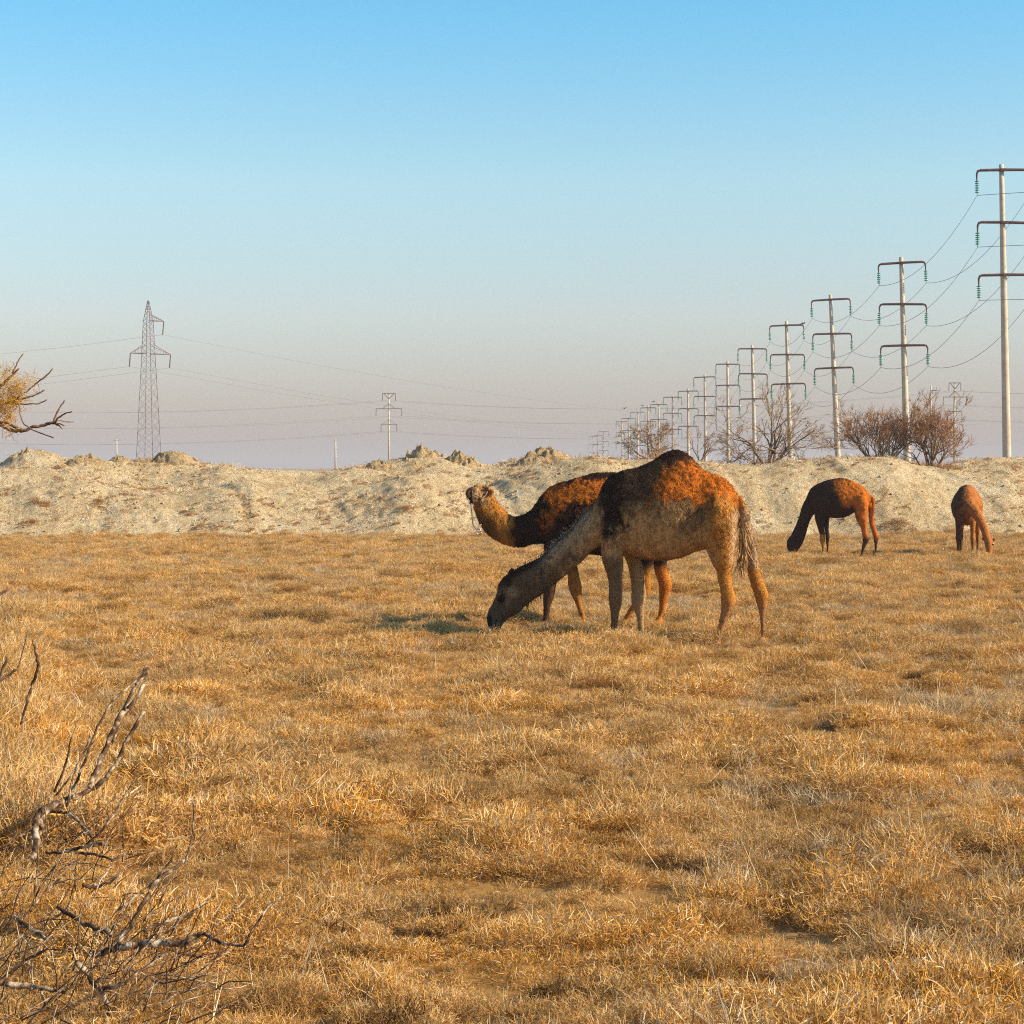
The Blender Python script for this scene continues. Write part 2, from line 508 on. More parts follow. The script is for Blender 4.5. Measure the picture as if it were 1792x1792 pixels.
# heaps of dug earth on top of the bank
def icosphere(sub=4):
    import bmesh
    bm = bmesh.new(); bmesh.ops.create_icosphere(bm, subdivisions=sub, radius=1.0)
    bm.verts.ensure_lookup_table()
    V = np.array([v.co[:] for v in bm.verts]); Fs = np.array([[v.index for v in f.verts] for f in bm.faces])
    bm.free()
    return V, Fs
ICO_V, ICO_F = icosphere(5)
def earth_heap(u, v_top, w_px, Y, h_m, seed, label, steep=1.7):
    """a dumped heap: craggy dome rising out of the bank"""
    c = at(u, v_top, Y)
    w = w_px * Y / F / 2 * 1.25
    NR, NA = 36, 84
    rr = np.linspace(0, 1, NR)[:, None] * np.ones((1, NA)); aa = np.linspace(0, 2 * math.pi, NA, endpoint=False)[None, :] * np.ones((NR, 1))
    lob = 1 + 0.45 * (fbm2(np.cos(aa) * 1.3 + seed * 3, np.sin(aa) * 1.3, seed, 3) - 0.5)
    X = rr * np.cos(aa) * lob; Yy = rr * np.sin(aa) * lob
    n1 = fbm2(X * 1.5 + seed * 7, Yy * 1.5, seed + 1, 4) - .5
    n2 = 1 - np.abs(2 * fbm2(X * 5 + seed, Yy * 5, seed + 2, 3) - 1)
    n3 = fbm2(X * 9, Yy * 9 + seed, seed + 3, 3) - .5
    Z = (1 - rr ** steep) * (1 + 1.1 * n1) - (n2 - .6) * .55 * (1 - rr ** 6) + n3 * .62
    Z = Z / Z.max()
    k = 1 + .22 * (fbm2(aa * 3 + seed, Z * 4, seed + 5, 3) - .5) * rr
    zb = c[2] - h_m
    V = np.stack([X * k * w, Yy * k * w * .5, np.where(Z > 0, Z * h_m, Z * 1.2) - .0 - .55 * rr ** 5], -1).reshape(-1, 3)
    idx = np.arange(NR * NA).reshape(NR, NA)
    q = np.stack([idx[:-1], idx[1:], np.roll(idx[1:], -1, 1), np.roll(idx[:-1], -1, 1)], -1).reshape(-1, 4)
    o = obj('earth_heap', mesh_np('earth_heap', V, q, True), M_heap)
    o.location = (c[0], Y, zb)
    tag(o, label, 'earth heap', 'heaps of dug earth along the bank')
for a in [(48, 781, 86, 66.6, 0.75, 1, 'leftmost rounded earth heap on the bank below the yellow branch'),
          (150, 793, 74, 66.2, 0.32, 2, 'low broken earth heap left of the lattice tower foot'),
          (208, 796, 44, 66.6, 0.2, 3, 'small dark earth clod just left of the lattice tower'),
          (254, 800, 46, 66.6, 0.14, 4, 'small dark earth clod right in front of the lattice tower'),
          (303, 787, 70, 66.6, 0.30, 5, 'craggy earth heap just right of the lattice tower'),
          (738, 775, 98, 66.5, 0.95, 6, 'largest rounded pale earth heap beside the small concrete pole'),
          (806, 786, 72, 66.2, 0.7, 7, 'brown earth heap right of the largest pale heap'),
          (664, 803, 60, 66.0, 0.35, 8, 'low dark earth heap left of the largest pale heap'),
          (956, 780, 112, 66.0, 0.6, 9, 'flat wide earth heap above the back of the second camel')]:
    earth_heap(*a)

# ------------------------------------------------------------------ haze
mb = MB()
mb.box((0, 0, 18.0), (FAR * 2 + 400, FAR * 2 + 400, 40.0))
m, nt, out = new_mat('desert_haze')
pv = nt.nodes.new('ShaderNodeVolumePrincipled')
pv.inputs['Color'].default_value = (0.70, 0.66, 0.68, 1)
for nm_ in ('Density Attribute', 'Color Attribute', 'Temperature Attribute'):
    pv.inputs[nm_].default_value = ''
m.cycles.homogeneous_volume = True
pv.inputs['Density'].default_value = 0.00055
nt.links.new(pv.outputs[0], out.inputs['Volume'])
hz = mb.build('haze', m)
tag(hz, 'thin dusty haze hanging over the plain', kind='stuff')


# ------------------------------------------------------------------ camels
class Beast:
    """one camel: lofted limbs fused into one continuous skin; positions come from the photograph and the ground it stands on"""
    def __init__(self, name, u, Y, heading_deg, label):
        self.O = at(u, 900, Y); self.O[2] = 0.0
        th = math.radians(heading_deg)
        self.f = np.array([math.cos(th), math.sin(th), 0.0])
        self.l = np.array([-math.sin(th), math.cos(th), 0.0])
        self.mb = MB()
        self.root = thing(name, tuple(self.O), label, 'camel', 'camels grazing in the field')
        self.chains = []
    def local(self, u, v, lat):
        rx, rz = ray(u, v)
        O, f, l = self.O, self.f, self.l
        X = (rx * (O[1] + lat * l[1]) - O[0] - lat * l[0]) / (f[0] - rx * f[1])
        y = O[1] + X * f[1] + lat * l[1]
        return np.array([X, lat, H + rz * y])
    def out(self, p):                       # local (X forward, L left, Z up) -> offset from the root
        return p[0] * self.f + p[1] * self.l + np.array([0, 0, p[2]])
    def px(self, m=1.0):
        return self.O[1] / F * m
    def pairs(self, st, conv=lambda x, y: (x, y)):
        """stations (x_top, y_top, x_bot, y_bot, half width[, narrowing at top[, lateral]])"""
        ch = []
        for s in st:
            k = s[5] if len(s) > 5 else 0.15
            lat = s[6] if len(s) > 6 else 0.0
            T = self.local(*conv(s[0], s[1]), lat); B = self.local(*conv(s[2], s[3]), lat)
            ch.append(('sec', T, B, s[4], k))
        self.chains.append(ch)
    def leg(self, st, lat, conv=lambda x, y: (x, y), lat_top=None, ratio=0.8, foot=0.085):
        """stations (x_left, x_right, y); the last one is the pastern, the foot pad is added on the ground"""
        ch = []
        n = len(st)
        for i, s in enumerate(st):
            L = lat if lat_top is None else lat_top + (lat - lat_top) * min(1, i / (n * 0.5))
            a = self.local(*conv(s[0], s[2]), L); b = self.local(*conv(s[1], s[2]), L)
            c = (a + b) / 2; w = abs(a[0] - b[0]) / 2
            ch.append(('ring', c, w, w * ratio * (1.15 if i < 2 else 1.0)))
        t0 = ch[0]
        ch.insert(0, ('ring', t0[1] + np.array([0, -t0[1][1] * .35, .13]), t0[2] * .62, t0[3] * .55))
        ch.insert(0, ('ring', t0[1] + np.array([0, -t0[1][1] * .7, .2]), t0[2] * .2, t0[3] * .2))
        c = ch[-1][1]
        f = foot
        ch.append(('ring', np.array([c[0] + f * 0.25, c[1], max(0.055, min(0.09, c[2] * .6))]), f * 0.75, f * 0.7))
        ch.append(('ring', np.array([c[0] + f * 0.35, c[1], 0.03]), f, f * 0.85))
        ch.append(('ring', np.array([c[0] + f * 0.35, c[1], 0.002]), f * 0.95, f * 0.8))
        self.chains.append(ch)
    def tube_chain(self, pts, radii):
        self.chains.append([('ring3', np.asarray(p, float), r) for p, r in zip(pts, radii)])
    def loft(self):
        N = 20
        for ch in self.chains:
            if ch[0][0] == 'ring3':
                tube(self.mb, [self.out(c[1]) for c in ch], [c[2] for c in ch], 8)
                continue
            V = []
            # interpolate stations with a Catmull-Rom so the loft is smooth
            for c in self.refine(ch):
                if c[0] == 'sec':
                    _, T, B, hw, k = c
                    C = (T + B) / 2; up = (T - B) / 2
                    for j in range(N):
                        a = 2 * math.pi * j / N
                        s, co = math.sin(a), math.cos(a)
                        sq = abs(co) ** 0.88 * (1 if co >= 0 else -1)
                        wid = hw * (1 - k * max(0.0, s) ** 1.2)
                        V.append(self.out(C + up * s + np.array([0, wid * sq, 0])))
                else:
                    _, C, w, wl = c
                    for j in range(N):
                        a = 2 * math.pi * j / N
                        V.append(self.out(C + np.array([w * math.cos(a), wl * math.sin(a), 0])))
            n = len(V) // N
            Fs = []
            for i in range(n - 1):
                for j in range(N):
                    j2 = (j + 1) % N
                    Fs.append((i * N + j, i * N + j2, (i + 1) * N + j2, (i + 1) * N + j))
            Fs.append(tuple(range(N))[::-1]); Fs.append(tuple((n - 1) * N + j for j in range(N)))
            self.mb.add(V, Fs)
    def refine(self, ch, k=3):
        def flat(c):
            return np.concatenate([np.ravel(x) for x in c[1:]])
        A = [flat(c) for c in ch]
        shp = [np.shape(x) for x in ch[0][1:]]
        res = []
        n = len(A)
        for i in range(n - 1):
            p0 = A[max(i - 1, 0)]; p1 = A[i]; p2 = A[i + 1]; p3 = A[min(i + 2, n - 1)]
            for j in range(k):
                t = j / k
                q = 0.5 * ((2 * p1) + (-p0 + p2) * t + (2 * p0 - 5 * p1 + 4 * p2 - p3) * t * t + (-p0 + 3 * p1 - 3 * p2 + p3) * t ** 3)
                res.append(q)
        res.append(A[-1])
        outp = []
        for q in res:
            vals = []; o = 0
            for s in shp:
                m = int(np.prod(s)) if s else 1
                vals.append(q[o:o + m].reshape(s) if s else float(q[o])); o += m
            outp.append((ch[0][0], *vals))
        return outp
    def skin(self, voxel, color_fn, n_hair, hair_len, hair_w, seed, smooth=5):
        self.loft()
        raw = bpy.data.objects.new('raw', self.mb.mesh('raw'))
        COL.objects.link(raw)
        r = raw.modifiers.new('r', 'REMESH'); r.mode = 'VOXEL'; r.voxel_size = voxel
        s = raw.modifiers.new('s', 'SMOOTH'); s.factor = 0.5; s.iterations = smooth
        dg = bpy.context.evaluated_depsgraph_get()
        me = bpy.data.meshes.new_from_object(raw.evaluated_get(dg))
        me.name = 'body'
        bpy.data.objects.remove(raw)
        n = len(me.vertices)
        V = np.empty(n * 3, np.float32); me.vertices.foreach_get('co', V); V = V.reshape(-1, 3).astype(float)
        Nn = np.empty(n * 3, np.float32); me.vertices.foreach_get('normal', Nn); Nn = Nn.reshape(-1, 3).astype(float)
        # shaggy lumps of the winter coat
        zz = sstep(0.35, 0.75, V[:, 2] / V[:, 2].max())
        V = V + Nn * ((fbm3(V * 8 + seed, seed, 3) - 0.5) * (0.012 + 0.010 * zz) + (fbm3(V * np.array([30, 30, 22]) + seed, seed + 4, 2) - 0.5) * (0.005 + 0.018 * zz))[:, None]
        me.vertices.foreach_set('co', V.astype(np.float32).ravel()); me.update()
        me.vertices.foreach_get('normal', _buf := np.empty(n * 3, np.float32)); Nn = _buf.reshape(-1, 3).astype(float)
        me.vertices.foreach_set('co', V.astype(np.float32).ravel())
        me.polygons.foreach_set('use_smooth', np.ones(len(me.polygons), bool))
        C = self.paint(V, color_fn, seed)
        at_ = me.attributes.new('coat', 'FLOAT_COLOR', 'POINT')
        at_.data.foreach_set('color', np.concatenate([C, np.ones((n, 1))], 1).astype(np.float32).ravel())
        me.update()
        body = obj('body', me, M_coat, self.root)
        # hair: short flat-lying strands
        me.calc_loop_triangles()
        T = np.empty(len(me.loop_triangles) * 3, np.int32); me.loop_triangles.foreach_get('vertices', T); T = T.reshape(-1, 3)
        rng = np.random.default_rng(seed)
        e1 = V[T[:, 1]] - V[T[:, 0]]; e2 = V[T[:, 2]] - V[T[:, 0]]
        ar = np.linalg.norm(np.cross(e1, e2), axis=1)
        pick = rng.choice(len(T), n_hair, p=ar / ar.sum())
        a = rng.random(n_hair); b = rng.random(n_hair)
        fl = a + b > 1; a[fl] = 1 - a[fl]; b[fl] = 1 - b[fl]
        P = V[T[pick, 0]] + e1[pick] * a[:, None] + e2[pick] * b[:, None]
        NN = Nn[T[pick, 0]]
        flow = -self.f * 0.55 + np.array([0, 0, -1.0])
        d = flow + rng.normal(0, 0.33, (n_hair, 3))
        d = d - NN * np.sum(d * NN, 1)[:, None]
        d /= np.linalg.norm(d, axis=1)[:, None] + 1e-6
        d = d + NN * (0.10 + 0.22 * rng.random(n_hair))[:, None]
        side = np.cross(d, NN); side /= np.linalg.norm(side, axis=1)[:, None] + 1e-6
        side = side + NN * rng.normal(0, 0.12, n_hair)[:, None]
        zrel = P[:, 2] / max(V[:, 2].max(), 1e-3)
        ln = hair_len * (0.5 + rng.random(n_hair)) * np.interp(zrel, [0.0, 0.3, 0.5, 0.8, 1.0], [0.3, 0.45, 0.8, 1.0, 0.9])
        w = hair_w * (0.6 + 0.8 * rng.random(n_hair))
        HV = np.stack([P - NN * 0.003 + side * w[:, None] / 2, P - NN * 0.003 - side * w[:, None] / 2, P + d * ln[:, None]], 1)
        gn = np.cross(HV[:, 1] - HV[:, 0], HV[:, 2] - HV[:, 0])
        bad = np.sum(gn * NN, 1) < 0
        HV[bad] = HV[bad][:, [1, 0, 2]]
        HV = HV.reshape(-1, 3)
        hm = mesh_np('coat_hair', HV, np.arange(n_hair * 3).reshape(-1, 3), True)
        CN = NN + rng.normal(0, 0.22, (n_hair, 3)); CN /= np.linalg.norm(CN, axis=1)[:, None]
        hm.normals_split_custom_set_from_vertices(np.repeat(CN, 3, 0).astype(np.float32).tolist())
        cl_ = fbm3(P * np.array([26.0, 26.0, 11.0]) + seed, seed + 12, 2)[:, None]
        HC = C[T[pick, 0]] * (0.45 + 0.5 * rng.random((n_hair, 1)) + 1.1 * sstep(.35, .7, cl_) * .6)
        HC = np.repeat(HC, 3, 0)
        ha = hm.attributes.new('coat', 'FLOAT_COLOR', 'POINT')
        ha.data.foreach_set('color', np.concatenate([HC, np.ones((len(HC), 1))], 1).astype(np.float32).ravel())
        tag(obj('coat_hair', hm, M_fur, self.root), kind='stuff')
        return body
    def paint(self, V, fn, seed):
        P = V + self.O
        u, v = project(P)
        L = V @ self.l
        nz = (fbm3(V * 7.0 + seed * 2.3, seed + 3, 3) - 0.5) * .9 + (fbm3(V * 26.0 + seed, seed + 8, 2) - .5) * .9
        return np.clip(fn(u, v, L, nz, V), 0.004, 0.9)
    def locks(self, name, pts, n, spread, length, w, col, seed, droop=1.0):
        """a tuft of long hair: strands hanging along a line of points"""
        rng = np.random.default_rng(seed)
        pts = np.asarray(pts, float)
        t = rng.random(n) * (len(pts) - 1)
        i = np.minimum(t.astype(int), len(pts) - 2); ft = (t - i)[:, None]
        loc = pts[i] * (1 - ft) + pts[i + 1] * ft
        P = np.array([self.out(p) for p in loc]) + rng.normal(0, spread, (n, 3))
        d = np.array([0, 0, -droop]) + rng.normal(0, 0.22, (n, 3))
        side = np.cross(d, rng.normal(0, 1, (n, 3))); side /= np.linalg.norm(side, axis=1)[:, None] + 1e-6
        ln = length * (0.5 + rng.random(n))[:, None]
        M = P + d * ln * 0.5 + rng.normal(0, 0.006, (n, 3))
        HV = np.stack([P - side * w / 2, P + side * w / 2, M - side * w / 2, M + side * w / 2, P + d * ln], 1).reshape(-1, 3)
        k = np.arange(n)[:, None] * 5
        tri = np.concatenate([k + np.array([[0, 1, 3]]), k + np.array([[0, 3, 2]]), k + np.array([[2, 3, 4]])], 0)
        hm = mesh_np(name, HV, tri)
        C = np.asarray(col)[None, :] * (0.5 + 0.9 * rng.random((n, 1)))
        C = np.repeat(C, 5, 0)
        ha = hm.attributes.new('coat', 'FLOAT_COLOR', 'POINT')
        ha.data.foreach_set('color', np.concatenate([C, np.ones((len(C), 1))], 1).astype(np.float32).ravel())
        return tag(obj(name, hm, M_fur, self.root), kind='stuff')
    def eye(self, p, r=0.021):
        V = ICO_V2 * r + self.out(np.asarray(p, float))
        return obj('eye', mesh_np('eye', V, ICO_F2, True), M_eye, self.root)
    def ear(self, p, tip, w=0.03):
        p = np.asarray(p, float); tip = np.asarray(tip, float)
        self.tube_chain([p, p * 0.65 + tip * 0.35, p * 0.3 + tip * 0.7, tip], [w * 0.6, w, w * 0.8, w * 0.25])

ICO_V2, ICO_F2 = icosphere(2)
def mixv(a, b, t):
    a = np.asarray(a, float); b = np.asarray(b, float)
    t = np.asarray(t)[:, None]
    return a * (1 - t) + b * t
DARK = (0.035, 0.016, 0.009); UMBER = (0.085, 0.042, 0.020); TAN = (0.58, 0.34, 0.135); RUFOUS = (0.56, 0.155, 0.012); PALE = (0.52, 0.34, 0.19); GREY = (0.16, 0.135, 0.115)
OCHRE = (0.52, 0.215, 0.035)

# --- the near camel, head down, walking left and a little away
c1 = Beast('camel', 1180, 21.4, 163, 'largest nearest camel, dark brown with orange hump, head down to graze')
Z1 = lambda x, y: (800 + x / 2.987, 760 + y / 2.987)
c1.pairs([(1486, 360, 1470, 470, .05), (1462, 312, 1446, 540, .13, .3), (1420, 250, 1390, 590, .19, .3), (1360, 212, 1310, 600, .23, .35), (1296, 192, 1235, 618, .27, .4),
          (1230, 120, 1170, 646, .31, .62), (1180, 84, 1110, 658, .33, .7), (1130, 78, 1050, 661, .335, .72), (1080, 96, 1000, 657, .325, .68), (1020, 136, 950, 648, .30, .6),
          (950, 167, 905, 628, .27, .5), (870, 185, 862, 604, .24, .45), (805, 214, 815, 592, .215, .4), (765, 262, 772, 588, .18, .3), (735, 335, 738, 575, .14, .2), (716, 400, 716, 540, .06)], Z1)
c1.pairs([(800, 245, 780, 580, .15, .3), (740, 325, 740, 585, .15, .3), (684, 402, 692, 622, .14, .3), (602, 498, 622, 690, .12, .25), (522, 570, 560, 742, .108, .2), (452, 632, 500, 792, .098, .2),
          (390, 662, 445, 836, .09, .2), (330, 690, 392, 870, .088, .2), (278, 722, 352, 902, .085, .2), (255, 740, 330, 900, .07, .2)], Z1)
Z1h = lambda x, y: (840 + x / 8.96, 960 + y / 8.96)
c1.pairs([(500, 380, 760, 830, .075), (400, 412, 700, 890, .09), (300, 545, 650, 990, .10, .1), (262, 680, 560, 1030, .095, .2), (210, 830, 470, 1085, .078, .3), (150, 930, 410, 1130, .068, .3),
          (112, 1040, 365, 1175, .064, .2), (108, 1120, 345, 1210, .064, .2), (122, 1195, 330, 1250, .055, .1), (150, 1252, 300, 1275, .03)], Z1h)
# upper lip lobe and lower lip
c1.pairs([(120, 1130, 215, 1180, .055), (125, 1200, 225, 1225, .05), (150, 1255, 205, 1268, .03)], Z1h)
c1.pairs([(250, 1150, 350, 1180, .05), (245, 1220, 345, 1215, .045), (255, 1278, 320, 1268, .028)], Z1h)
Z1r = lambda x, y: (1220 + x / 5.971, 840 + y / 5.971)
c1.leg([(70, 380, 260), (60, 410, 400), (55, 420, 560), (90, 395, 700), (145, 378, 850), (203, 358, 950), (214, 366, 1050), (240, 386, 1150), (250, 412, 1265), (247, 372, 1360), (226, 312, 1480), (198, 270, 1600), (180, 250, 1680)], .13, Z1r)
c1.leg([(330, 470, 300), (420, 560, 450), (500, 600, 600), (528, 628, 750), (520, 650, 900), (530, 676, 1000), (562, 714, 1100), (590, 746, 1190), (625, 736, 1300), (648, 716, 1400), (658, 710, 1550), (662, 704, 1640)], -.13, Z1r)
Z1f = lambda x, y: (1020 + x / 8.96, 940 + y / 8.96)
c1.leg([(330, 640, -180), (300, 660, -20), (285, 650, 110), (290, 625, 270), (325, 630, 420), (372, 626, 560), (408, 614, 760), (404, 618, 950), (412, 604, 1050), (430, 574, 1180), (437, 556, 1300), (430, 545, 1420), (425, 540, 1480)], .14, Z1f, ratio=.78)
c1.leg([(560, 800, 60), (620, 860, 230), (690, 925, 420), (738, 965, 600), (762, 982, 800), (756, 998, 980), (792, 966, 1120), (838, 958, 1250), (855, 962, 1400), (860, 975, 1530)], -.13, Z1f, ratio=.78)
P1 = lambda u, v, lat=0.0: c1.local(u, v, lat)
c1.tube_chain([P1(1278, 868), P1(1292, 877), P1(1302, 892), P1(1304, 912), P1(1302, 935), P1(1299, 958)], [.05, .055, .05, .042, .034, .02])
c1.ear(P1(892, 1006, .06), P1(899, 994, .11)); c1.ear(P1(890, 1006, -.06), P1(897, 993, -.11))
def col1(u, v, L, n, V):
    uu, vv = u + n * 60, v - n * 50
    C = np.repeat(np.array([TAN]), len(u), 0)
    C = mixv(C, (0.30, 0.18, 0.085), sstep(955, 985, v) * sstep(1085, 1110, u) * sstep(1240, 1225, u) * .5)
    C = mixv(C, UMBER, sstep(910, 868, vv) * sstep(1035, 1065, uu) * 0.92)                       # dark saddle and upper flank
    C = mixv(C, DARK, sstep(1098, 1078, uu) * sstep(1040, 1060, u) * sstep(958, 925, vv))         # black shoulder
    C = mixv(C, UMBER, sstep(1180, 1196, uu) * sstep(1240, 1226, uu) * sstep(945, 915, vv) * sstep(845, 870, vv) * .55)   # shade of the flank hollow, put into the coat colour
    C = mixv(C, RUFOUS, sstep(1136, 1166, uu + (v - 850) * .35) * sstep(884, 862, vv) * sstep(800, 812, vv) * sstep(-.34, .0, n + .08))   # woolly orange hump side, its sunlit patch painted into the coat
    C = mixv(C, RUFOUS, sstep(1226, 1248, uu) * sstep(900, 868, vv))                              # croup, its sunlit orange painted in as well
    C = mixv(C, OCHRE, sstep(1236, 1258, uu) * sstep(850, 880, vv))                               # thigh
    C = mixv(C, PALE, sstep(1272, 1284, u + n * 14) * sstep(880, 900, v) * sstep(1000, 975, v) * .85)   # pale back of the thigh
    C = mixv(C, DARK, sstep(812, 797, v - n * 22) * .9)                                           # crest of the hump
    C = mixv(C, DARK, sstep(1110, 1070, u) * sstep(862, 836, vv) * sstep(1020, 1045, u))
    C = mixv(C, (0.53, 0.345, 0.175), sstep(1056, 1034, uu))                                       # neck
    C = mixv(C, (0.46, 0.38, 0.29), sstep(1040, 1025, u) * sstep(16, 4, v - (888 + (1032 - u) * 1.02)) * .8)   # greyish mane line
    C = mixv(C, UMBER, sstep(1015, 985, uu) * sstep(8, 34, v - (925 + (1010 - u) * .95)) * .75)    # dark throat
    C = mixv(C, (0.14, 0.088, 0.048), sstep(962, 942, uu))                                        # head
    C = mixv(C, DARK, sstep(950, 935, u) * sstep(14, 3, v - (975 + (945 - u) * .62)) * .9)         # dark poll
    C = mixv(C, DARK, sstep(11, 5, np.hypot(u - 889, (v - 1018) * .9)) * .95)                     # behind the brow
    C = mixv(C, (0.36, 0.23, 0.11), sstep(13, 6, np.hypot((u - 897) * .9, v - 1036)) * .8)         # pale cheek
    C = mixv(C, (0.012, 0.008, 0.006), sstep(9, 5, np.hypot(u - 877, v - 1049)))                   # eye socket
    C = mixv(C, (0.34, 0.20, 0.10), sstep(7, 3, np.hypot(u - 888, v - 1054)) * .7)
    C = mixv(C, GREY, sstep(1076, 1090, v - (u - 860) * .4) * sstep(905, 885, u))                  # grey muzzle
    C = mixv(C, (0.012, 0.010, 0.010), sstep(8, 4, np.hypot(u - 856, (v - 1086) * .6)))            # nostril side
    C = mixv(C, (0.012, 0.010, 0.010), sstep(2.6, 1.2, np.abs(u - 867 + (v - 1090) * .25)) * sstep(1080, 1088, v))   # mouth
    C = mixv(C, (0.50, 0.30, 0.14), sstep(1015, 1065, v + n * 60) * sstep(1094, 1102, u) * sstep(1150, 1140, u))  # far foreleg, its sunlit lower part painted in
    C = mixv(C, (0.42, 0.22, 0.10), sstep(1040, 1075, v) * sstep(1230, 1240, u) * .8)              # hind shanks
    C = mixv(C, PALE, sstep(1298, 1308, u) * sstep(1000, 985, v) * .9)
    C = mixv(C, (0.20, 0.12, 0.062), sstep(1092, 1084, u) * sstep(1040, 1050, u) * sstep(960, 985, v))   # near foreleg, the body's shade on it painted in
    return C
c1.skin(0.017, col1, 110000, 0.036, 0.008, 11)
c1.locks('tail_tuft', [P1(1303, 915), P1(1300, 950), P1(1298, 985)], 420, .018, .17, .008, (0.52, 0.32, 0.14), 5)
c1.locks('beard', [P1(950, 1030), P1(930, 1045), P1(918, 1056)], 160, .02, .05, .006, (0.08, 0.05, 0.03), 6)
c1.locks('mane', [P1(1032, 888), P1(1005, 922), P1(975, 948), P1(952, 970)], 420, .022, .045, .008, (0.40, 0.31, 0.22), 8, droop=-.25)
c1.locks('poll_tuft', [P1(893, 1003), P1(925, 990), P1(945, 975)], 260, .03, .05, .007, (0.035, 0.022, 0.015), 7, droop=.3)
c1.eye(P1(877, 1040, .09)); c1.eye(P1(877, 1040, -.09))
def ring_cord(beast, name, T, B, hw, r, mat):
    C = (T + B) / 2; up = (T - B) / 2
    pts = [beast.out(C + up * math.sin(a) * 1.06 + np.array([0, hw * math.cos(a) * 1.12, 0])) for a in np.linspace(0, 2 * math.pi, 33)]
    mb = MB(); tube(mb, pts, [r] * len(pts), 6)
    return mb.build(name, mat, beast.root, True)
ring_cord(c1, 'neck_cord', P1(948, 972), P1(957, 1036), .10, .0075, M_cord)

# --- the second camel behind it, head raised
c2 = Beast('camel', 1055, 23.7, 172, 'camel standing behind the largest one, head raised in a rope halter')
Z2 = lambda x, y: (800 + x / 5.973, 820 + y / 5.973)
c2.pairs([(1187, 885, 1186, 930, .05), (1176, 866, 1170, 955, .15, .3), (1150, 852, 1145, 966, .22, .4), (1105, 834, 1105, 972, .28, .6), (1068, 826, 1066, 973, .29, .65), (1035, 828, 1032, 971, .28, .6),
          (1003, 838, 1003, 966, .25, .5), (972, 846, 975, 962, .21, .4), (955, 858, 958, 955, .17, .3), (945, 875, 950, 945, .09)])
c2.pairs([(1000, 200, 940, 800, .16, .3), (890, 262, 862, 790, .155, .3), (805, 390, 765, 800, .14, .25), (722, 465, 672, 822, .12, .2), (640, 494, 560, 815, .11, .2), (562, 488, 430, 766, .105, .2),
          (492, 430, 305, 675, .1, .2), (442, 370, 222, 565, .095, .2), (405, 310, 185, 460, .09, .2), (372, 250, 170, 370, .08, .2)], Z2)
c2.pairs([(350, 200, 290, 370, .07, .2, -.02), (300, 168, 245, 385, .095, .2, .03), (245, 158, 205, 385, .1, .15, .09), (190, 172, 170, 365, .085, .2, .15), (145, 192, 135, 345, .066, .2, .20),
          (115, 212, 118, 325, .056, .15, .24), (96, 240, 102, 310, .045, .1, .265), (92, 262, 98, 295, .02, 0, .28)], Z2)
c2.leg([(955, 985, 915), (952, 985, 950), (951, 981, 985), (952, 975, 1010), (952.5, 973, 1027), (950.5, 969.5, 1044), (950, 964, 1060), (950, 962, 1077), (947.5, 958, 1088)], .12)
c2.leg([(975, 1005, 930), (984, 1010, 965), (990.7, 1011, 993), (993, 1015, 1010), (994.6, 1018.6, 1027), (998.5, 1018.6, 1040), (1006, 1018, 1055), (1012, 1023, 1072), (1015, 1026, 1083)], -.12)
c2.leg([(1125, 1165, 920), (1120, 1158, 950), (1121, 1146, 980), (1120, 1140, 1005), (1118, 1139, 1028), (1112, 1134, 1046), (1100, 1115, 1066), (1090, 1102, 1084)], .12)
c2.leg([(1140, 1178, 920), (1139, 1172, 955), (1141.6, 1167, 982), (1146, 1170, 1002), (1151.7, 1176, 1021), (1153, 1173.5, 1035), (1153, 1168, 1052), (1152, 1164, 1068), (1149.5, 1159, 1080)], -.12)
P2 = lambda u, v, lat=0.0: c2.local(u, v, lat)
c2.tube_chain([P2(1180, 875), P2(1190, 885), P2(1194, 910), P2(1192, 945)], [.045, .045, .035, .02])
c2.ear(P2(855, 862, .05), P2(866, 857, .10), .034); c2.ear(P2(850, 858, -.05), P2(857, 852, -.10), .03)
def col2(u, v, L, n, V):
    uu, vv = u + n * 50, v - n * 50
    C = np.repeat(np.array([DARK]), len(u), 0)
    C = mixv(C, RUFOUS, sstep(945, 965, uu) * sstep(995, 960, uu + (v - 880) * .2) * sstep(930, 905, vv) * sstep(845, 856, v))  # sunlit orange of shoulder and neck put into the coat colour
    C = mixv(C, RUFOUS, sstep(975, 1000, uu) * sstep(890, 872, vv) * sstep(838, 848, vv))
    C = mixv(C, OCHRE, sstep(905, 885, u + n * 30) * sstep(0, 1, (880 + (u - 822) * .62) - v + 62))
    C = mixv(C, DARK, sstep(905, 935, v + (890 - u) * .5) * sstep(880, 860, u) * .7)
    C = mixv(C, (0.42, 0.26, 0.13), sstep(862, 850, u) * sstep(890, 878, v) * .8)
    C = mixv(C, DARK, sstep(836, 826, u + (v - 862) * .25 + n * 8) * .95)
    C = mixv(C, (0.50, 0.36, 0.22), sstep(7, 3, np.hypot(u - 831, v - 866)) * .7)
    C = mixv(C, DARK, sstep(8, 4, np.hypot((u - 848) * .8, v - 856)))
    C = mixv(C, DARK, sstep(7, 3, np.hypot(u - 838, (v - 878) * .6)) * .7)
    C = mixv(C, OCHRE, sstep(985, 1005, v) * sstep(980, 990, u) * .8)
    C = mixv(C, UMBER, sstep(985, 1005, v) * sstep(980, 970, u))  # foreleg in shade painted darker than the sunlit legs
    C = mixv(C, RUFOUS, sstep(985, 1000, v) * sstep(1138, 1146, u) * .6)
    return C
c2.skin(0.017, col2, 60000, 0.036, 0.0075, 23)
c2.eye(P2(841, 858, .125)); c2.eye(P2(838, 856, -.02))
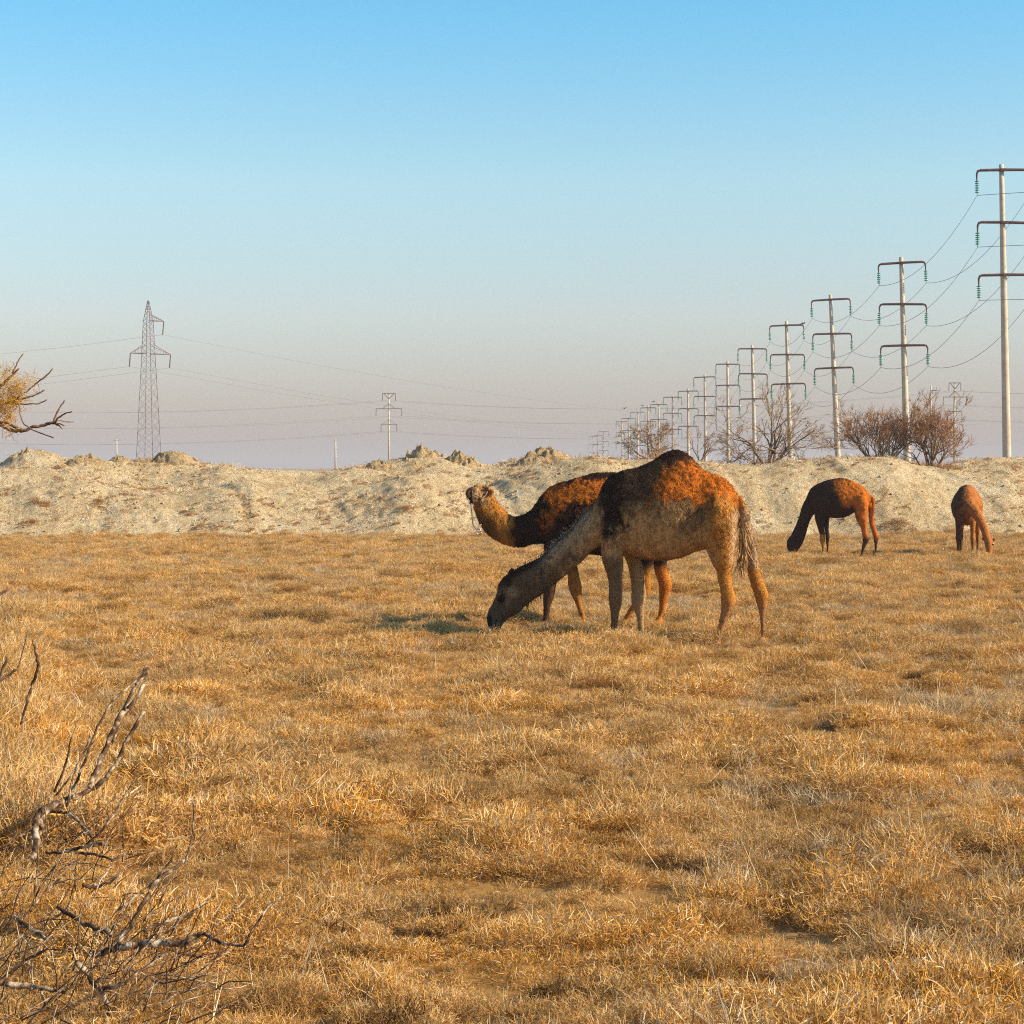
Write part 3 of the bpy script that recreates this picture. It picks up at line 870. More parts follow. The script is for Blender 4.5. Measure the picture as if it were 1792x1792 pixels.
for T, B, hw in ((P2(829, 852, .16), P2(829, 878, .16), .075),):
    ring_cord(c2, 'noseband', T, B, hw + .012, .008, M_rope)
mb = MB()
strap = [P2(829, 866, .255), P2(837, 868, .22), P2(845, 872, .14), P2(850, 866, .12), P2(853, 860, .10)]
tube(mb, [c2.out(p) for p in strap], [.008] * len(strap), 6)
mb.build('cheek_strap', M_rope, c2.root, True)
mb = MB()
lead = [P2(824, 880, .2), P2(826, 900, .2), P2(828, 919, .19), P2(833, 926, .17), P2(838, 921, .14), P2(842, 918, .10)]
tube(mb, [c2.out(p) for p in lead], [.0085] * len(lead), 6)
mb.build('lead_rope', M_rope, c2.root, True)
mb = MB()
rc = c2.out(P2(837.5, 931, .17))
tube(mb, [rc + np.array([.028 * math.cos(a), 0, .034 * math.sin(a)]) for a in np.linspace(0, 2 * math.pi, 17)], [.008] * 17, 6)
mb.build('lead_ring', M_metal, c2.root, True)

# --- the young camel grazing at the foot of the bank
c3 = Beast('camel', 1470, 41.6, 160, 'near-black young camel with orange rump grazing left before the bank')
Z3 = lambda x, y: (1370 + x / 9.956, 820 + y / 9.956)
T3 = [(1545, 500, 1510, 640, .05), (1500, 430, 1455, 700, .14, .3), (1410, 322, 1340, 750, .19, .35), (1300, 250, 1240, 765, .22, .4), (1185, 200, 1130, 828, .25, .5), (1080, 165, 1040, 855, .265, .55),
      (980, 157, 940, 862, .265, .55), (880, 175, 850, 860, .25, .5), (760, 205, 760, 850, .23, .45), (640, 250, 665, 832, .2, .4), (545, 295, 585, 805, .17, .3), (492, 350, 525, 780, .09)]
N3 = [(590, 290, 650, 760, .13, .3), (485, 350, 545, 800, .125, .3), (420, 485, 510, 832, .11, .25), (340, 650, 472, 920, .1, .2), (280, 840, 430, 1050, .088, .2), (210, 1020, 392, 1170, .082, .2), (135, 1165, 352, 1290, .08, .2), (110, 1210, 320, 1330, .07)]
H3 = [(125, 1180, 335, 1310, .075), (75, 1240, 305, 1370, .09, .1), (62, 1310, 262, 1430, .085, .2), (72, 1390, 225, 1475, .068, .2), (88, 1450, 205, 1515, .058, .2), (105, 1510, 190, 1550, .045)]
L3 = [([(520, 740, 620), (545, 730, 760), (565, 712, 900), (610, 722, 1050), (640, 740, 1150), (642, 742, 1240), (665, 735, 1340), (682, 732, 1440)], .11),
      ([(650, 830, 640), (670, 815, 780), (692, 806, 900), (722, 802, 1050), (742, 816, 1180), (752, 803, 1290), (756, 796, 1390), (756, 793, 1440)], -.11),
      ([(1250, 1470, 520), (1245, 1485, 650), (1252, 1478, 760), (1268, 1470, 850), (1312, 1470, 950), (1356, 1474, 1050), (1376, 1482, 1150), (1386, 1508, 1240), (1382, 1462, 1320), (1366, 1420, 1420), (1348, 1396, 1500)], .12),
      ([(1380, 1530, 540), (1480, 1580, 660), (1490, 1586, 800), (1502, 1600, 950), (1532, 1630, 1050), (1565, 1658, 1150), (1576, 1664, 1230), (1590, 1650, 1320), (1592, 1640, 1440)], -.12)]
c3.pairs(T3, Z3); c3.pairs(N3, Z3); c3.pairs(H3, Z3)
for st, lat in L3:
    c3.leg(st, lat, Z3, foot=.075)
P3 = lambda x, y, lat=0.0: c3.local(*Z3(x, y), lat)
TAIL3 = ([P3(1530, 480), P3(1570, 540), P3(1582, 640), P3(1572, 760), P3(1560, 840)], [.04, .04, .034, .026, .016])
c3.tube_chain(*TAIL3)
c3.ear(P3(150, 1195, .06), P3(190, 1180, .1)); c3.ear(P3(150, 1195, -.06), P3(180, 1170, -.1))
def col3(u, v, L, n, V):
    x = (u - 1370) * 9.956 + n * 130; y = (v - 820) * 9.956 + n * 120
    C = np.repeat(np.array([(0.046, 0.020, 0.011)]), len(u), 0)
    C = mixv(C, RUFOUS, sstep(850, 950, x - (y - 300) * .35) * sstep(700, 620, y))  # sunlit flank patch with its slanting edge, painted into the coat
    C = mixv(C, RUFOUS, sstep(1240, 1330, x) * sstep(1250, 1150, y))
    C = mixv(C, UMBER, sstep(1240, 1330, x) * sstep(1120, 1330, y) * .85)
    C = mixv(C, DARK, sstep(240, 180, y) * sstep(1250, 1150, x) * .8)
    C = mixv(C, OCHRE, sstep(1120, 1160, y) * sstep(630, 660, x) * sstep(745, 735, x))  # lit part of one foreleg below the belly shadow, painted on
    return C
c3.skin(0.016, col3, 26000, 0.03, 0.009, 37)
c3.eye(P3(110, 1300, .085)); c3.eye(P3(110, 1300, -.085))

# --- the fourth camel, facing the camera with its neck swung to its left
c4 = Beast('camel', 1692, 42.0, -108, 'small reddish camel facing forward at the far right, head down')
c4.chains.append([('sec', np.array([x, 0, zt]), np.array([x, 0, zb]), hw, k) for x, zt, zb, hw, k in
                  [(-.70, 1.16, .96, .05, 0.), (-.60, 1.34, .84, .18, .2), (-.38, 1.46, .76, .26, .25), (-.12, 1.53, .68, .32, .3), (.10, 1.52, .68, .32, .3), (.28, 1.42, .71, .27, .25), (.44, 1.26, .78, .20, .2), (.52, 1.10, .88, .07, 0.)]])
for sg in (-1, 1):
    c4.chains.append([('ring', np.array([x, sg * l, z]), w, wl) for x, l, z, w, wl in
                      [(.24, .05, 1.15, .04, .03), (.26, .12, 1.02, .12, .08), (.29, .14, .84, .10, .075), (.31, .15, .66, .065, .055), (.31, .15, .5, .05, .046), (.32, .15, .42, .056, .052), (.31, .15, .32, .038, .036), (.31, .15, .14, .034, .032), (.34, .15, .06, .06, .055), (.35, .15, .03, .075, .065), (.35, .15, .002, .07, .06)]])
    c4.chains.append([('ring', np.array([x - (.12 if sg > 0 else 0), sg * l, z]), w, wl) for x, l, z, w, wl in
                      [(-.40, .06, 1.2, .05, .04), (-.44, .13, 1.05, .16, .10), (-.46, .16, .85, .13, .09), (-.48, .17, .66, .085, .07), (-.54, .17, .5, .055, .05), (-.58, .17, .43, .055, .048), (-.57, .17, .3, .038, .036), (-.55, .17, .14, .034, .032), (-.52, .17, .06, .06, .055), (-.51, .17, .03, .075, .065), (-.51, .17, .002, .07, .06)]])
def smooth_path(P, R, k=5):
    P = np.asarray(P, float); t = np.linspace(0, len(P) - 1, (len(P) - 1) * k + 1)
    Q = np.stack([np.interp(t, np.arange(len(P)), P[:, i]) for i in range(3)], -1)
    for _ in range(4): Q[1:-1] = (Q[:-2] + Q[1:-1] * 2 + Q[2:]) / 4
    return Q, np.interp(t, np.arange(len(P)), R)
c4.tube_chain(*smooth_path([(.34, .04, 1.12), (.50, .14, 1.06), (.62, .28, .90), (.66, .40, .68), (.70, .46, .48), (.72, .49, .37)], [.15, .135, .105, .088, .08, .075]))
c4.tube_chain(*smooth_path([(.70, .49, .43), (.75, .51, .34), (.80, .53, .25), (.84, .53, .16), (.86, .53, .08), (.86, .53, .04)], [.06, .09, .082, .062, .058, .035]))
c4.ear((.72, .44, .40), (.70, .35, .43), .034); c4.ear((.72, .58, .40), (.70, .67, .42), .034)
c4.tube_chain([(-.66, 0, 1.15), (-.74, .02, 1.05), (-.75, .03, .85), (-.73, .03, .65)], [.035, .035, .028, .015])
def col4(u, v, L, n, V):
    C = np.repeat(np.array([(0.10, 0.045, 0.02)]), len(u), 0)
    C = mixv(C, (0.44, 0.155, 0.035), sstep(-0.12, 0.12, L + n * .35))  # unlit right half dark, sunlit left half reddish: shading put into the coat
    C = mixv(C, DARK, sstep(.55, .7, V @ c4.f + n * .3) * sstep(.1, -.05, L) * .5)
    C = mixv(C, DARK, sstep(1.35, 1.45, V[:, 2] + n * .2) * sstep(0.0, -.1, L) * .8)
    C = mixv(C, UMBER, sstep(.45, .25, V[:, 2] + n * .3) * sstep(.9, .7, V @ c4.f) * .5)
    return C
c4.eye((.80, .455, .31)); c4.eye((.80, .60, .31))
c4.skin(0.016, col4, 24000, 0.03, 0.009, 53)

# ------------------------------------------------------------------ dry grass and scrub (nobody could count it: stuff)
LIB = {}
def strand_mesh(name, paths, widths, shades, mat):
    """flat bent strips: paths (n, k, 3)"""
    paths = np.asarray(paths, float); n, k, _ = paths.shape
    rng = np.random.default_rng(len(paths) + k)
    d = paths[:, -1] - paths[:, 0]
    side = np.cross(d, rng.normal(0, 1, (n, 3)))
    side /= np.linalg.norm(side, axis=1)[:, None] + 1e-9
    V = []; 
    for j in range(k):
        w = widths * (1.0 if j == 0 else (0.85 if j < k - 1 else 0.25))
        V.append(paths[:, j] - side * w[:, None] / 2); V.append(paths[:, j] + side * w[:, None] / 2)
    V = np.stack(V, 1)
    q = []
    base = np.arange(n)[:, None] * (2 * k)
    for j in range(k - 1):
        q.append(base + np.array([[2 * j, 2 * j + 1, 2 * j + 3, 2 * j + 2]]))
    m = mesh_np(name, V.reshape(-1, 3), np.concatenate(q, 0))
    a = m.attributes.new('shade', 'FLOAT', 'POINT')
    a.data.foreach_set('value', np.repeat(shades, 2 * k).astype(np.float32))
    m.materials.append(mat)
    return m

def tuft(name, seed, mat, n=240, rad=0.17, hgt=0.13, ln=(0.05, 0.11), w=(0.003, 0.006), up=0.45, curl=0.5, sh=(0.0, 1.0), k=3):
    rng = np.random.default_rng(seed)
    th = rng.random(n) * 2 * math.pi
    r = rad * np.sqrt(rng.random(n))
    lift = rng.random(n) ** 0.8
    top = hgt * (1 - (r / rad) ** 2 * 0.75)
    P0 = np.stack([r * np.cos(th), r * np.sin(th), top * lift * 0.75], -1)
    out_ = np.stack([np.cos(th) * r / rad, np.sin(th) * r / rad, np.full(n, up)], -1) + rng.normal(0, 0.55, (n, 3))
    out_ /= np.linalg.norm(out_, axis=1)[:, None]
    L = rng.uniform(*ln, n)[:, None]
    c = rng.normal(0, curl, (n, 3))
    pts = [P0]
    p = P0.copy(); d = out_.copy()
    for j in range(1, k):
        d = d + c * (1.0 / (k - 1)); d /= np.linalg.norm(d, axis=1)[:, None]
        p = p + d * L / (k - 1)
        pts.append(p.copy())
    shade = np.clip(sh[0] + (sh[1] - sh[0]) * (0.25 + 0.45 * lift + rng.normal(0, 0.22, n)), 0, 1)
    return strand_mesh(name, np.stack(pts, 1), rng.uniform(*w, n), shade, mat)

def library(name, meshes):
    c = bpy.data.collections.new(name)
    for i, m in enumerate(meshes):
        c.objects.link(bpy.data.objects.new('%s_%02d' % (name, i), m))
    return c

def scatter_object(name, label, coll, P, rot, scl, pick):
    m = bpy.data.meshes.new(name)
    m.vertices.add(len(P)); m.vertices.foreach_set('co', np.asarray(P, np.float32).ravel())
    for nm, typ, arr in (('rot', 'FLOAT_VECTOR', rot), ('scl', 'FLOAT_VECTOR', scl)):
        a = m.attributes.new(nm, typ, 'POINT'); a.data.foreach_set('vector', np.asarray(arr, np.float32).ravel())
    a = m.attributes.new('pick', 'INT', 'POINT'); a.data.foreach_set('value', np.asarray(pick, np.int32))
    o = obj(name, m)
    ng = bpy.data.node_groups.new(name, 'GeometryNodeTree')
    ng.interface.new_socket(name='Geometry', in_out='INPUT', socket_type='NodeSocketGeometry')
    ng.interface.new_socket(name='Geometry', in_out='OUTPUT', socket_type='NodeSocketGeometry')
    gi = ng.nodes.new('NodeGroupInput'); go = ng.nodes.new('NodeGroupOutput')
    ci = ng.nodes.new('GeometryNodeCollectionInfo'); ci.inputs['Collection'].default_value = coll
    ci.inputs['Separate Children'].default_value = True; ci.inputs['Reset Children'].default_value = True
    ip = ng.nodes.new('GeometryNodeInstanceOnPoints'); ip.inputs['Pick Instance'].default_value = True
    def na(nm, typ):
        x = ng.nodes.new('GeometryNodeInputNamedAttribute'); x.data_type = typ; x.inputs['Name'].default_value = nm
        return x.outputs['Attribute']
    ng.links.new(gi.outputs[0], ip.inputs['Points']); ng.links.new(ci.outputs[0], ip.inputs['Instance'])
    ng.links.new(na('pick', 'INT'), ip.inputs['Instance Index'])
    ng.links.new(na('rot', 'FLOAT_VECTOR'), ip.inputs['Rotation']); ng.links.new(na('scl', 'FLOAT_VECTOR'), ip.inputs['Scale'])
    ng.links.new(ip.outputs[0], go.inputs[0])
    md = o.modifiers.new('scatter', 'NODES'); md.node_group = ng
    return tag(o, label, kind='stuff')

RNG = np.random.default_rng(77)
def field_points(density_fn, y0, y1, margin=1.35, extra=2.0):
    out = []
    y = y0
    while y < y1:
        h = min(1.5, y1 - y)
        half = 0.2572 * (y + h) * margin + extra
        n = RNG.poisson(density_fn(y) * 2 * half * h)
        out.append(np.stack([RNG.uniform(-half, half, n), RNG.uniform(y, y + h, n)], -1))
        y += h
    return np.concatenate(out, 0)

def place(P, lo, hi, tilt=0.25):
    n = len(P)
    z = np.where(P[:, 1] > FOOT_Y - 0.6, np.maximum(field_z(P[:, 0], P[:, 1]), bank_z(P[:, 0], P[:, 1])), field_z(P[:, 0], P[:, 1]))
    P3d = np.stack([P[:, 0], P[:, 1], z], -1)
    rot = np.stack([RNG.normal(0, tilt, n), RNG.normal(0, tilt, n), RNG.uniform(0, 6.283, n)], -1)
    s = RNG.uniform(lo, hi, n)
    return P3d, rot, s

# golden cushions
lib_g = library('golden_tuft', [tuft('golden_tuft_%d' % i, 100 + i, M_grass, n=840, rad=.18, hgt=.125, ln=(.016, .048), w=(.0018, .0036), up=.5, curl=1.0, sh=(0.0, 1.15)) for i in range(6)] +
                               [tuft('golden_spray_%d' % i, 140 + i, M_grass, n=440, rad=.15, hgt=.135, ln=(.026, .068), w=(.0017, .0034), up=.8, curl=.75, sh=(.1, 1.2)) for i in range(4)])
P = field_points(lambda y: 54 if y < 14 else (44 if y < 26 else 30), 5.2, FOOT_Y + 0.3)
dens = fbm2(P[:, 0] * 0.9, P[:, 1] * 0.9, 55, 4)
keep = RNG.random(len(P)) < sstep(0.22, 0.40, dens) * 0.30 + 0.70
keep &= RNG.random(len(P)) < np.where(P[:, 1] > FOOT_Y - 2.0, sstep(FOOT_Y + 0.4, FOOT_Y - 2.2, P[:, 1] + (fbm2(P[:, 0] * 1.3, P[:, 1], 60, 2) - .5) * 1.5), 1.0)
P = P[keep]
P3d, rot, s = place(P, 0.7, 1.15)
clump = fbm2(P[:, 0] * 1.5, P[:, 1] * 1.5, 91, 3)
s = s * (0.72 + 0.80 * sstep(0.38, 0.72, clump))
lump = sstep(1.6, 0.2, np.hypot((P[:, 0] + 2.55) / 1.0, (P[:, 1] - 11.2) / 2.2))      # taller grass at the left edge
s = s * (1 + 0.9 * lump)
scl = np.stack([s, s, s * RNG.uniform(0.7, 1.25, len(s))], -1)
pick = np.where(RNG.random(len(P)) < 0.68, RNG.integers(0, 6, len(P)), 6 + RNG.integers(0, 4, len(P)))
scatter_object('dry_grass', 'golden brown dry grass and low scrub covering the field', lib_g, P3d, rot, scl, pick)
# grey wispy plants
lib_y = library('grey_tuft', [tuft('grey_tuft_%d' % i, 200 + i, M_grey, n=200, rad=.12, hgt=.09, ln=(.03, .09), up=.9, curl=.7, w=(.0016, .0032)) for i in range(4)])
P = field_points(lambda y: 10, 5.2, FOOT_Y - 0.3)
P = P[RNG.random(len(P)) < sstep(0.42, 0.62, fbm2(P[:, 0] * 0.5 + 40, P[:, 1] * 0.5, 66, 4))]
P3d, rot, s = place(P, 0.7, 1.5)
scatter_object('grey_scrub', 'pale grey wispy dry plants among the golden grass', lib_y, P3d, rot, np.stack([s] * 3, -1), RNG.integers(0, 4, len(P)))
# dark scrub
lib_d = library('dark_tuft', [tuft('dark_tuft_%d' % i, 300 + i, M_dark, n=260, rad=.13, hgt=.11, ln=(.03, .07), up=.5, curl=.8) for i in range(3)])
P = field_points(lambda y: 0.45, 5.2, FOOT_Y - 1.0)
shade_spots = []  # extra dark tufts standing in for shaded hollows and shadow patches
for (u, v, nn, sp) in [(790, 1600, 9, .12), (610, 1640, 12, .16), (970, 1730, 6, .1), (1680, 1700, 7, .12), (1620, 1705, 4, .08), (520, 1450, 8, .2), (700, 1500, 5, .2), (1180, 1510, 6, .14), (1010, 1490, 4, .1),
                       (1640, 1003, 14, .35), (1590, 1008, 8, .2), (1470, 1010, 14, .5), (1640, 1190, 6, .2), (560, 1115, 8, .3), (460, 1135, 4, .2), (1740, 1030, 6, .3), (1330, 1390, 6, .2), (1440, 1400, 5, .2), (660, 1770, 6, .12)]:
    yv = ground_y(v); xv = ray(u, v)[0] * yv
    for _ in range(nn):
        shade_spots.append((xv + RNG.normal(0, sp), yv + RNG.normal(0, sp * 1.5)))
P = np.concatenate([P, np.array(shade_spots)], 0)
P3d, rot, s = place(P, 0.45, 0.95)
scatter_object('dark_scrub', 'small dark brown scrub plants in the grass, some standing in for shaded hollows', lib_d, P3d, rot, np.stack([s] * 3, -1), RNG.integers(0, 3, len(P)))
# straws standing out of the grass
def straws(name, seed, n):
    rng = np.random.default_rng(seed)
    p0 = np.concatenate([rng.normal(0, .05, (n, 2)), np.zeros((n, 1))], 1)
    d = rng.normal(0, .35, (n, 3)); d[:, 2] = 1
    d /= np.linalg.norm(d, axis=1)[:, None]
    L = rng.uniform(.12, .30, n)[:, None]
    b = rng.normal(0, .12, (n, 3))
    pts = np.stack([p0, p0 + d * L * .5 + b * L * .2, p0 + d * L + b * L * .5], 1)
    return strand_mesh(name, pts, rng.uniform(.0022, .0042, n), rng.random(n), M_straw)
lib_s = library('straw', [straws('straw_%d' % i, 400 + i, 1 + i % 4) for i in range(6)])
P = field_points(lambda y: 3.6 if y < 20 else 2.0, 5.2, FOOT_Y - 0.5)
P3d, rot, s = place(P, 0.6, 1.2, 0.35)
scatter_object('pale_straws', 'thin pale straws sticking out of the grass', lib_s, P3d, rot, np.stack([s] * 3, -1), RNG.integers(0, 6, len(P)))
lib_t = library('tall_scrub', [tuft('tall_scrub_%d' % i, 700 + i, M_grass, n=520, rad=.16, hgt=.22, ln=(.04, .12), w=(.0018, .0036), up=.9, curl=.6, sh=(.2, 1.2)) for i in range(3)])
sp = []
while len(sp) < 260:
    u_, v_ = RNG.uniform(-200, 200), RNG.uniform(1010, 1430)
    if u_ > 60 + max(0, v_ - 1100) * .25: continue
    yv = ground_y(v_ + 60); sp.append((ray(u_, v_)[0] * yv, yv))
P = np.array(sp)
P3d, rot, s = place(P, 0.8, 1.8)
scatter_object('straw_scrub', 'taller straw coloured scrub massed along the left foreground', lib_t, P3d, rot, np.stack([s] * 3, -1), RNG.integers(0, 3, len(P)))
# rubble and dry weeds on the bank
def clod(name, seed):
    V = ICO_V2.copy(); V = V * (1 + 0.9 * (fbm3(V * 1.6 + seed, seed, 3) - 0.5))[:, None]
    return mesh_np(name, V * np.array([1, .8, .6]), ICO_F2)
cl = [clod('clod_%d' % i, 500 + i) for i in range(5)]
for m_ in cl: m_.materials.append(M_bank)
lib_c = library('clod', cl)
n = 5000
P = np.stack([RNG.uniform(-21, 21, n), RNG.uniform(FOOT_Y - .4, YB + 1, n)], -1)
P3d = np.stack([P[:, 0], P[:, 1], bank_z(P[:, 0], P[:, 1])], -1)
rot = RNG.uniform(0, 6.28, (n, 3)); s = 0.014 + 0.055 * RNG.random(n) ** 5
scatter_object('earth_rubble', 'small crumbs of pale earth strewn over the bank', lib_c, P3d, rot, np.stack([s] * 3, -1), RNG.integers(0, 5, n))
lib_w = library('weed', [tuft('bank_weed_%d' % i, 600 + i, M_rust, n=200, rad=.14, hgt=.09, ln=(.03, .075), w=(.004, .008), up=.5, curl=.8) for i in range(3)] +
                        [tuft('bank_straw_%d' % i, 620 + i, M_straw, n=24, rad=.20, hgt=.03, ln=(.08, .22), w=(.008, .016), up=.25, curl=.5, sh=(-.3, 1.2)) for i in range(3)] +
                        [tuft('bank_twig_%d' % i, 640 + i, M_rust, n=16, rad=.2, hgt=.05, ln=(.08, .2), w=(.008, .016), up=.35, curl=.5, sh=(-.1, .9)) for i in range(3)])
n = 11000
P = np.stack([RNG.uniform(-21, 21, n), RNG.uniform(FOOT_Y - .2, YB + 1, n)], -1)
d_ = fbm2(P[:, 0] * .6, P[:, 1] * .6, 83, 3)
keep = (RNG.random(n) < sstep(.42, .62, d_) * .75 + .08)
P = P[keep]; n = len(P)
extra = []
for (u, v, Yx) in [(75, 862, 56.8), (85, 865, 56.8), (60, 862, 57.0), (178, 868, 56.8), (172, 866, 57), (330, 878, 56.2), (50, 903, 55.6), (58, 900, 55.6), (245, 833, 60.5), (255, 836, 60.4), (235, 832, 60.6), (290, 842, 60), (350, 915, 55.3),
                   (470, 868, 56.8), (715, 895, 55.8), (1575, 930, 54.8), (1585, 928, 54.8), (1560, 932, 54.8), (180, 935, 54.8), (370, 942, 54.6)]:
    p = at(u, v, Yx); extra.append(p[:2]); extra.append(p[:2] + RNG.normal(0, .12, 2)); extra.append(p[:2] + RNG.normal(0, .16, 2))
ne = len(extra)
P = np.concatenate([P, np.array(extra)], 0)
P3d = np.stack([P[:, 0], P[:, 1], bank_z(P[:, 0], P[:, 1]) - .01], -1)
rot = np.stack([RNG.normal(0, .3, n + ne), RNG.normal(0, .3, n + ne), RNG.uniform(0, 6.28, n + ne)], -1)
s = np.concatenate([RNG.uniform(.4, 1.0, n), RNG.uniform(.7, 1.5, ne)])
pick = np.concatenate([np.where(RNG.random(n) < .25, RNG.integers(0, 3, n), RNG.integers(3, 9, n)), RNG.integers(0, 3, ne)])
scatter_object('bank_weeds', 'rusty dry weeds and straw scattered over the earth bank', lib_w, P3d, rot, np.stack([s] * 3, -1), pick)

# ------------------------------------------------------------------ bare shrubs
def grow(mbs, p, d, length, rad, depth, rng, maxd, up=0.15, wig=0.28, split=(3, 5), shrink=0.66, twig_from=2, spread=0.55):
    seg = 5 if depth < 2 else 4
    pts = [np.asarray(p, float)]; rr = [rad]
    d = np.asarray(d, float) / np.linalg.norm(d)
    for i in range(seg):
        d = d + rng.normal(0, wig, 3) * 0.5 + np.array([0, 0, up * 0.3])
        d /= np.linalg.norm(d)
        pts.append(pts[-1] + d * length / seg); rr.append(rad * (1 - 0.45 * (i + 1) / seg))
    mb = mbs[0] if depth < twig_from else mbs[1]
    tube(mb, pts, rr, 6 if depth == 0 else (5 if depth < twig_from else 3), cap=depth < twig_from)
    if depth >= maxd: return
    n = rng.integers(split[0], split[1] + 1)
    for k in range(n):
        j = rng.integers(2, seg + 1) if k else seg
        nd = d + rng.normal(0, spread, 3)
        grow(mbs, pts[j], nd, length * shrink * rng.uniform(.7, 1.2), max(rr[j] * 0.72, 0.0065), depth + 1, rng, maxd, up, wig, split, shrink, twig_from, spread)

def shrub(u, v_base, Y, stems, seed, label, twig_mat, maxd=4, base_tufts=0, group='bare shrubs on the bank', name='bare_shrub', up=.15, spread=.55):
    """stems: list of (lean_u, lean_depth, length m, radius m)"""
    rng = np.random.default_rng(seed)
    c = at(u, v_base, Y); c[2] = float(bank_z(c[0], Y)) - 0.03
    stems = [(a_, b_, l_ * 1.14, r_) for a_, b_, l_, r_ in stems]
    root = thing(name, tuple(c), label, 'shrub', group)
    tw = MB()
    for (lu, ly, ln, rd) in stems:
        br = MB()
        grow((br, tw), (rng.normal(0, .07), rng.normal(0, .07), 0), (lu, ly, 1.0), ln, rd, 0, rng, maxd, up, .28, (3, 5), .66, 2, spread)
        br.build('branch', M_bark, root, True)
    tag(tw.build('twigs', twig_mat, root), kind='stuff')
    if base_tufts:
        n = base_tufts * 330
        P0 = np.concatenate([rng.normal(0, .55, (n, 1)), rng.normal(0, .25, (n, 1)), rng.random((n, 1)) ** 2 * .3], 1)
        d = rng.normal(0, .5, (n, 3)); d[:, 2] = np.abs(d[:, 2]) + .5
        L = rng.uniform(.1, .3, n)[:, None] * np.exp(-(P0[:, :1] / .7) ** 2)
        mm = strand_mesh('undergrowth', np.stack([P0, P0 + d * L * .5, P0 + d * L + rng.normal(0, .02, (n, 3))], 1), rng.uniform(.006, .012, n), rng.random(n), M_rust)
        tag(obj('undergrowth', mm, None, root), kind='stuff')
    return root
shrub(1345, 806, 60.6, [(-.75, .1, .95, .045), (-.3, -.1, 1.1, .055), (.15, .1, 1.0, .05), (.55, 0, 1.0, .05), (1.1, .1, .85, .04), (-1.2, 0, .8, .03), (.0, .2, .9, .04)], 4, 'bare spreading shrub on the crest between the third and fifth poles', M_twig2, 4, 3)
shrub(1545, 801, 61.2, [(-.9, .1, .75, .03), (-.5, 0, .75, .03), (-.1, .1, .75, .03), (.3, 0, .65, .03), (.8, .1, .7, .03), (1.4, 0, .9, .03), (-1.7, 0, .8, .025), (-.7, .3, .8, .025), (.1, -.3, .6, .025), (2.0, .1, 1.0, .03), (-2.2, .1, .9, .025), (2.6, -.1, .8, .025), (1.0, .2, .8, .03)], 8, 'low wide reddish bare shrub on the crest in front of the second pole', M_twig, 4, 5, up=.3, spread=.5)
shrub(1632, 813, 61.0, [(-.45, .1, .85, .035), (-.12, 0, 1.0, .04), (.1, .1, .95, .035), (.4, 0, .75, .035), (.8, .1, .75, .03), (-.9, 0, .9, .03), (.2, -.2, .9, .03), (-.05, .2, .95, .035), (-1.6, .1, .8, .03), (1.3, .1, .7, .025)], 15, 'tall upright reddish shrub on the crest left of the nearest pole', M_twig, 4, 5, up=.3, spread=.5)
shrub(1150, 803, 62.5, [(-1.3, .1, .7, .03), (-.6, 0, .65, .025), (-.1, .1, .6, .025), (.3, 0, .55, .02), (-.3, -.2, .6, .02)], 21, 'bare grey shrub on the crest behind the hump of the largest camel', M_twig2, 4, 2)
shrub(1225, 808, 62.0, [(-.8, .1, .65, .022), (.1, 0, .6, .022), (.4, .1, .45, .02)], 27, 'small leafless grey shrub just right of the largest camel hump', M_twig2, 3, 0)

# ------------------------------------------------------------------ power line of concrete poles
def disc_string(mb, top, length, n, r):
    """insulator: rod with glass sheds"""
    for i in range(n):
        z = top[2] - length * (i + .5) / n
        a = np.array([top[0], top[1], z])
        tube(mb, [a + [0, 0, length / n * .38], a + [0, 0, length / n * .10], a - [0, 0, length / n * .12], a - [0, 0, length / n * .30]], [r * .35, r, r * .95, r * .3], 10)
ARM_HALF = 2.0
mb = MB()
pts = [(-ARM_HALF, 0, -.75), (-ARM_HALF, 0, -.25), (-ARM_HALF + .10, 0, -.03), (-ARM_HALF + .3, 0, .02), (0, -.0, .04), (ARM_HALF - .3, 0, .02), (ARM_HALF - .10, 0, -.03), (ARM_HALF, 0, -.25), (ARM_HALF, 0, -.75)]
tube(mb, pts, [.045, .075, .095, .11, .12, .11, .095, .075, .045], 6)
mb.box((0, 0, .03), (.5, .5, .16))
ME_ARM = mb.mesh('crossarm'); ME_ARM.materials.append(M_arm)
mb = MB(); disc_string(mb, (0, 0, 0), .95, 6, .17)
tube(mb, [(0, 0, 0), (0, 0, -1.1)], [.025, .025], 5)
ME_INS = mb.mesh('insulator', True); ME_INS.materials.append(M_glass)
INS_Z = -.72 - 1.1
POLES = [  # u_top, v_top, u_base, v_base, distance, ordinal words
    (1752.5, 288, 1762, 800, 148), (1577, 450, 1586, 760, 172), (1453, 516, 1466, 798, 208), (1376, 562, 1380, 700, 236), (1316, 604, 1319, 720, 279), (1273, 632, 1274.5, 805, 332),
    (1233, 655, 1234.5, 780, 362), (1204, 680, 1204.5, 780, 398), (1177, 691, 1177.6, 780, 435), (1152.4, 704, 1153, 790, 471), (1134, 710, 1134.5, 790, 516), (1115.8, 718, 1116, 790, 542),
    (1100, 729, 1100.4, 790, 580), (1088.8, 735, 1089, 790, 633), (1056, 753, 1056, 790, 733), (1046, 760, 1046, 790, 800), (1038.5, 762, 1038.5, 790, 860)]
ORD = ['nearest', 'second', 'third', 'fourth', 'fifth', 'sixth', 'seventh', 'eighth', 'ninth', 'tenth', 'eleventh', 'twelfth', 'thirteenth', 'fourteenth', 'fifteenth', 'sixteenth', 'farthest']
WIRE_AT = []
prev_dir = None
tops = [at(p[0], p[1], p[4]) for p in POLES]
